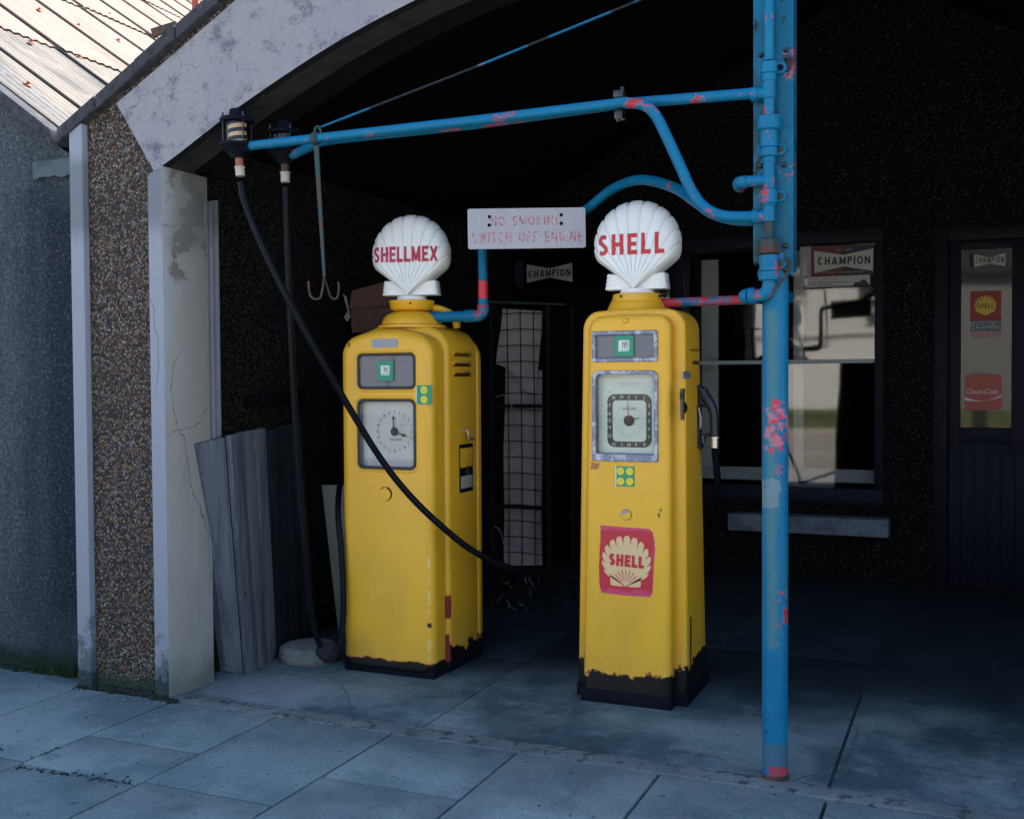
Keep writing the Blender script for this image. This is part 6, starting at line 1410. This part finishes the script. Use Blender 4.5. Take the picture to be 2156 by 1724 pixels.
# ============================================================ WEEDS AT THE WALL FOOT
def tuft(c, n_, h_, sp, seed, label):
    rr_ = random.Random(seed); mb = MB()
    for k in range(n_):
        b0 = c + Vector((rr_.gauss(0, sp), rr_.gauss(0, sp * .25) - .01, 0)); an = rr_.uniform(0, 2 * math.pi); l_ = h_ * rr_.uniform(.4, 1); d = Vector((math.cos(an), math.sin(an) * .6 - .3, 0)); w_ = Vector((-d.y, d.x, 0)).normalized() * rr_.uniform(.0015, .003)
        P0 = b0; P1 = b0 + d * l_ * .25 + Vector((0, 0, l_ * .7)); P2 = b0 + d * l_ * .75 + Vector((0, 0, l_ * rr_.uniform(.6, 1)))
        mb.add([P0 - w_, P0 + w_, P1 + w_ * .8, P1 - w_ * .8, P2], [(0, 1, 2, 3), (3, 2, 4)])
    o = mobj('weed_tuft', mb, 'weed', None); tag(o, label, 'weed'); settle(o)
tuft(Vector((-4.22, 4.10, -.005)), 150, .10, .045, 1, 'largest green weed tuft, in the corner where the roughcast wall meets the white strip')
tuft(Vector((-4.42, 4.10, -.005)), 90, .055, .045, 2, 'low green weed tuft under the roughcast wall, left of the largest tuft')
mb = MB(); rr_ = random.Random(4)
bm = bmesh.new()
for k in range(230):
    x = rr_.uniform(-5.2, -3.42); yb_ = 4.095 if x < -4.05 else (3.965 if x > -3.58 or x < -3.96 else 3.985)
    s__ = rr_.uniform(.004, .016) * (1.5 if -3.9 < x < -3.45 else 1); y = yb_ - abs(rr_.gauss(0, .012)); 
    mtx = Matrix.Translation((x, y, s__ * .2)) @ Matrix.Diagonal((s__ * rr_.uniform(.8, 1.8), s__, s__ * rr_.uniform(.5, 1.1), 1)); bmesh.ops.create_icosphere(bm, subdivisions=1, radius=1, matrix=mtx)
me = bpy.data.meshes.new('moss'); bm.to_mesh(me); bm.free(); o = link('moss', me, 'moss', None, 60); tag(o, 'dark moss and dirt along the foot of the walls', 'moss'); o['kind'] = 'stuff'
bm = bmesh.new(); rr_ = random.Random(11)
for k in range(170):
    if rr_.random() < .6: x, y = rr_.uniform(-4.6, -3.4), 3.95 - abs(rr_.gauss(0, .09))
    else: x, y = rr_.uniform(-3.45, -3.0), 4.12 + abs(rr_.gauss(0, .16))
    s__ = rr_.uniform(.0015, .007); bmesh.ops.create_icosphere(bm, subdivisions=1, radius=1, matrix=Matrix.Translation((x, y, s__ * .4)) @ Matrix.Rotation(rr_.uniform(0, 6), 4, 'Z') @ Matrix.Diagonal((s__ * 1.3, s__, s__ * .6, 1)))
me = bpy.data.meshes.new('grit'); bm.to_mesh(me); bm.free(); o = link('grit', me, 'rough_concrete' if 'rough_concrete' in K else 'disc', None, 60); tag(o, 'loose grit scattered near the wall foot and threshold', 'grit'); o['kind'] = 'stuff'

bm = bmesh.new(); rr_ = random.Random(12)
for k in range(110):
    if k < 80: t = rr_.random(); x, y = -3.43 + .55 * t, 3.04 + .045 * t + rr_.gauss(0, .008 + .012 * (t > .45))
    elif k < 95: x, y = -3.455 + rr_.gauss(0, .01), 3.20 + rr_.uniform(-.07, .07)
    else: x, y = -3.66 + rr_.gauss(0, .03), 3.16 + rr_.gauss(0, .02)
    s__ = rr_.uniform(.002, .0065); bmesh.ops.create_icosphere(bm, subdivisions=1, radius=1, matrix=Matrix.Translation((x, y, .001)) @ Matrix.Rotation(rr_.uniform(0, 6), 4, 'Z') @ Matrix.Diagonal((s__ * 1.6, s__, .002, 1)))
me = bpy.data.meshes.new('crumbs'); bm.to_mesh(me); bm.free(); o = link('joint_moss', me, 'moss', None, 60); tag(o, 'dark moss and dirt spilling from the paving joints at lower left', 'moss'); o['kind'] = 'stuff'

# ============================================================ ACROSS THE STREET (seen only as reflections in the glass)
mb = MB(); mb.box(-60, 60, -14.6, -14.4, -.14, .02); struct('far_kerb', mb.mesh(.01), 'kerb_stone')
mb = MB(); mb.hexa([(-60, -60, -.1), (60, -60, -.1), (60, -14.6, -.1), (-60, -14.6, -.1), (-60, -60, .55), (60, -60, .55), (60, -17.0, .55), (-60, -14.7, .02)]); 
mb = MB(); mb.add([(-60, -15.6, .0), (60, -15.6, .0), (60, -17.1, .55), (-60, -17.1, .55), (-60, -70, .6), (60, -70, .6), (-60, -14.6, .0), (60, -14.6, .0)], [(0, 1, 2, 3), (3, 2, 5, 4), (6, 7, 1, 0)]); struct('far_verge', mb.mesh(), 'grass')
def far_wall():
    t = thing('garden_wall', 'white rendered garden wall across the road, topped by a coping and railings', 'wall', (-6.0, -17.2, .5))
    mb = MB(); mb.box(-22, -3.9, -17.5, -17.1, .3, 2.85); mobj('wall', mb, 'house_white', t, 30)
    mb = MB(); n_ = 12; V = []; F = []
    for k in range(n_ + 1): a = R(90 * k / n_); V += [(-3.9 + 1.2 * math.sin(a), -17.1 - 1.2 * (1 - math.cos(a)), .3), (-3.9 + 1.2 * math.sin(a), -17.1 - 1.2 * (1 - math.cos(a)), 2.85)]
    for k in range(n_): F.append((2 * k, 2 * k + 2, 2 * k + 3, 2 * k + 1))
    mb.add(V, F); mobj('curved_end', mb, 'house_grey', t, 60)
    mb = MB(); mb.box(-22, -2.6, -17.6, -16.98, 2.85, 3.05); mobj('coping', mb, 'house_white', t, 30)
    for k in range(24):
        mb = MB(); x = -3.6 - .62 * k; mb.box(x - .03, x + .03, -17.3, -17.24, 3.05, 4.05); mobj('baluster', mb, 'house_white', t, 30)
    mb = MB(); mb.box(-19, -3.5, -17.3, -17.24, 4.0, 4.07); mobj('rail', mb, 'house_white', t, 30)
far_wall()
hs = thing('white_house', 'white house with an arched porch and slate roof beyond the garden wall across the road', 'house', (-14, -24, .6))
mb = MB(); mb.box(-19, -9.2, -30, -24, .5, 6.0); mobj('wall', mb, 'house_white', hs, 30)
mb = MB(); mb.hexa([(-19.4, -30.4, 6), (-8.8, -30.4, 6), (-8.8, -23.6, 6), (-19.4, -23.6, 6), (-19.4, -27.2, 8.6), (-8.8, -27.2, 8.6), (-8.8, -27.0, 8.6), (-19.4, -27.0, 8.6)]); mobj('roof', mb, 'slate', hs, 30)
for x, z in ((-17, 4.2), (-14, 4.2), (-11, 4.2), (-12.5, 1.6)): mb = MB(); mb.box(x - .45, x + .45, -24.03, -23.97, z, z + 1.3); mobj('window', mb, 'slate', hs)
ar = [(-16 + 1.3 * math.cos(R(a)), 2.2 + 1.3 * math.sin(R(a))) for a in range(0, 181, 12)] + [(-17.3, .6), (-14.7, .6)]
link('porch_arch', moved(fill2d([ar], .02), (0, -23.97, 0)), 'slate', hs)
mb = MB(); mb.box(-9.9, -9.5, -23.98, -23.95, 2.9, 3.4); mobj('wall_plate', mb, 'yellow_plate', hs)
o = MB(); o.lathe((-5.3, -13.9, -.14), [(.10, 0), (.09, .9), (.07, 1.0), (.055, 6.0)], 14); o2 = mobj('lamp_post', o, 'house_white', None, 50); tag(o2, 'pale concrete lamp post beside the far kerb', 'lamp post'); settle(o2)
hd = MB(); rr_ = random.Random(21)
for k in range(9000):
    v = Vector((rr_.uniform(-9.5, 9), -19.5 + rr_.uniform(-.7, .7), rr_.uniform(.5, 5.2) )); v.z *= 1 + .12 * noise.noise((v.x * .6, 0, 0)); a = Vector((rr_.gauss(0, 1), rr_.gauss(0, 1), rr_.gauss(0, 1))).normalized() * .20; b_ = a.orthogonal().normalized() * .16
    hd.add([v - a, v + b_, v + a, v - b_], [(0, 1, 2, 3)])
o2 = mobj('hedge', hd, 'dark_leaf', None); tag(o2, 'tall dark hedge behind the white garden wall across the road', 'hedge'); settle(o2)
ob = thing('outbuilding', 'plain white outbuilding with slate roof across the road, right of the garden wall', 'building', (2, -18, .5))
mb = MB(); mb.box(-1.3, 5, -22, -17.2, .3, 4.5); mobj('wall', mb, 'house_grey', ob, 30)
mb = MB(); mb.hexa([(-1.6, -22.3, 4.5), (5.3, -22.3, 4.5), (5.3, -16.9, 4.5), (-1.6, -16.9, 4.5), (-1.6, -19.7, 6.2), (5.3, -19.7, 6.2), (5.3, -19.5, 6.2), (-1.6, -19.5, 6.2)]); mobj('roof', mb, 'slate', ob, 30)
mb = MB(); mb.box(-.02, .36, -13.9, -13.6, -.1, 1.55); mb.box(-.06, .40, -13.94, -13.56, 1.55, 1.62); o2 = mobj('mirrored_dark_post', mb, 'slate', None, 30, .01); tag(o2, 'squat dark post added by the far kerb for its reflection in the door glass', 'post'); settle(o2)  # added dark block, stands in for a figure mirrored in the door glass
def far_tree(x, y, h_, seed, label):
    t = thing('tree', label, 'tree', (x, y, .5)); rr_ = random.Random(seed); mb = MB(); mb.tube([(x, y, .4), (x + .1, y, h_ * .5), (x, y + .1, h_ * .8)], .2, 10, 0, True, [.25, .18, .08]); mobj('trunk', mb, 'slate', t, 60)
    mb = MB()
    cl_ = [(Vector((x + rr_.gauss(0, h_ * .16), y + rr_.gauss(0, h_ * .16), h_ * rr_.uniform(.35, .95))), rr_.uniform(.5, 1.1)) for _ in range(16)]
    for k in range(5200):
        c_, r_ = rr_.choice(cl_); v = Vector((rr_.gauss(0, 1), rr_.gauss(0, 1), rr_.gauss(0, 1))).normalized() * r_ * rr_.uniform(.5, 1.05) + c_; a = Vector((rr_.gauss(0, 1), rr_.gauss(0, 1), rr_.gauss(0, 1))).normalized() * .12; b_ = a.orthogonal().normalized() * .08
        mb.add([v - a, v + b_, v + a, v - b_], [(0, 1, 2, 3)])
    mobj('crown', mb, 'dark_leaf', t)
far_tree(-2.0, -21, 6.5, 1, 'dark tree behind the curved end of the garden wall across the road')
far_tree(-5.2, -21.5, 8, 3, 'tall dark tree behind the middle of the garden wall across the road')
far_tree(-8.2, -22, 6.0, 4, 'lower dark tree behind the garden wall, beside the white house')
far_tree(3.5, -20, 7, 2, 'dark tree across the road, right of the garden wall')

# ============================================================ FINISH
for o in WTMP:
    if '_w' in o: del o['_w']
scene.render.engine = 'CYCLES'
scene.cycles.max_bounces = 7; scene.cycles.diffuse_bounces = 4; scene.cycles.glossy_bounces = 4; scene.cycles.transparent_max_bounces = 12
scene.cycles.caustics_reflective = False; scene.cycles.caustics_refractive = False
scene.cycles.use_denoising = True
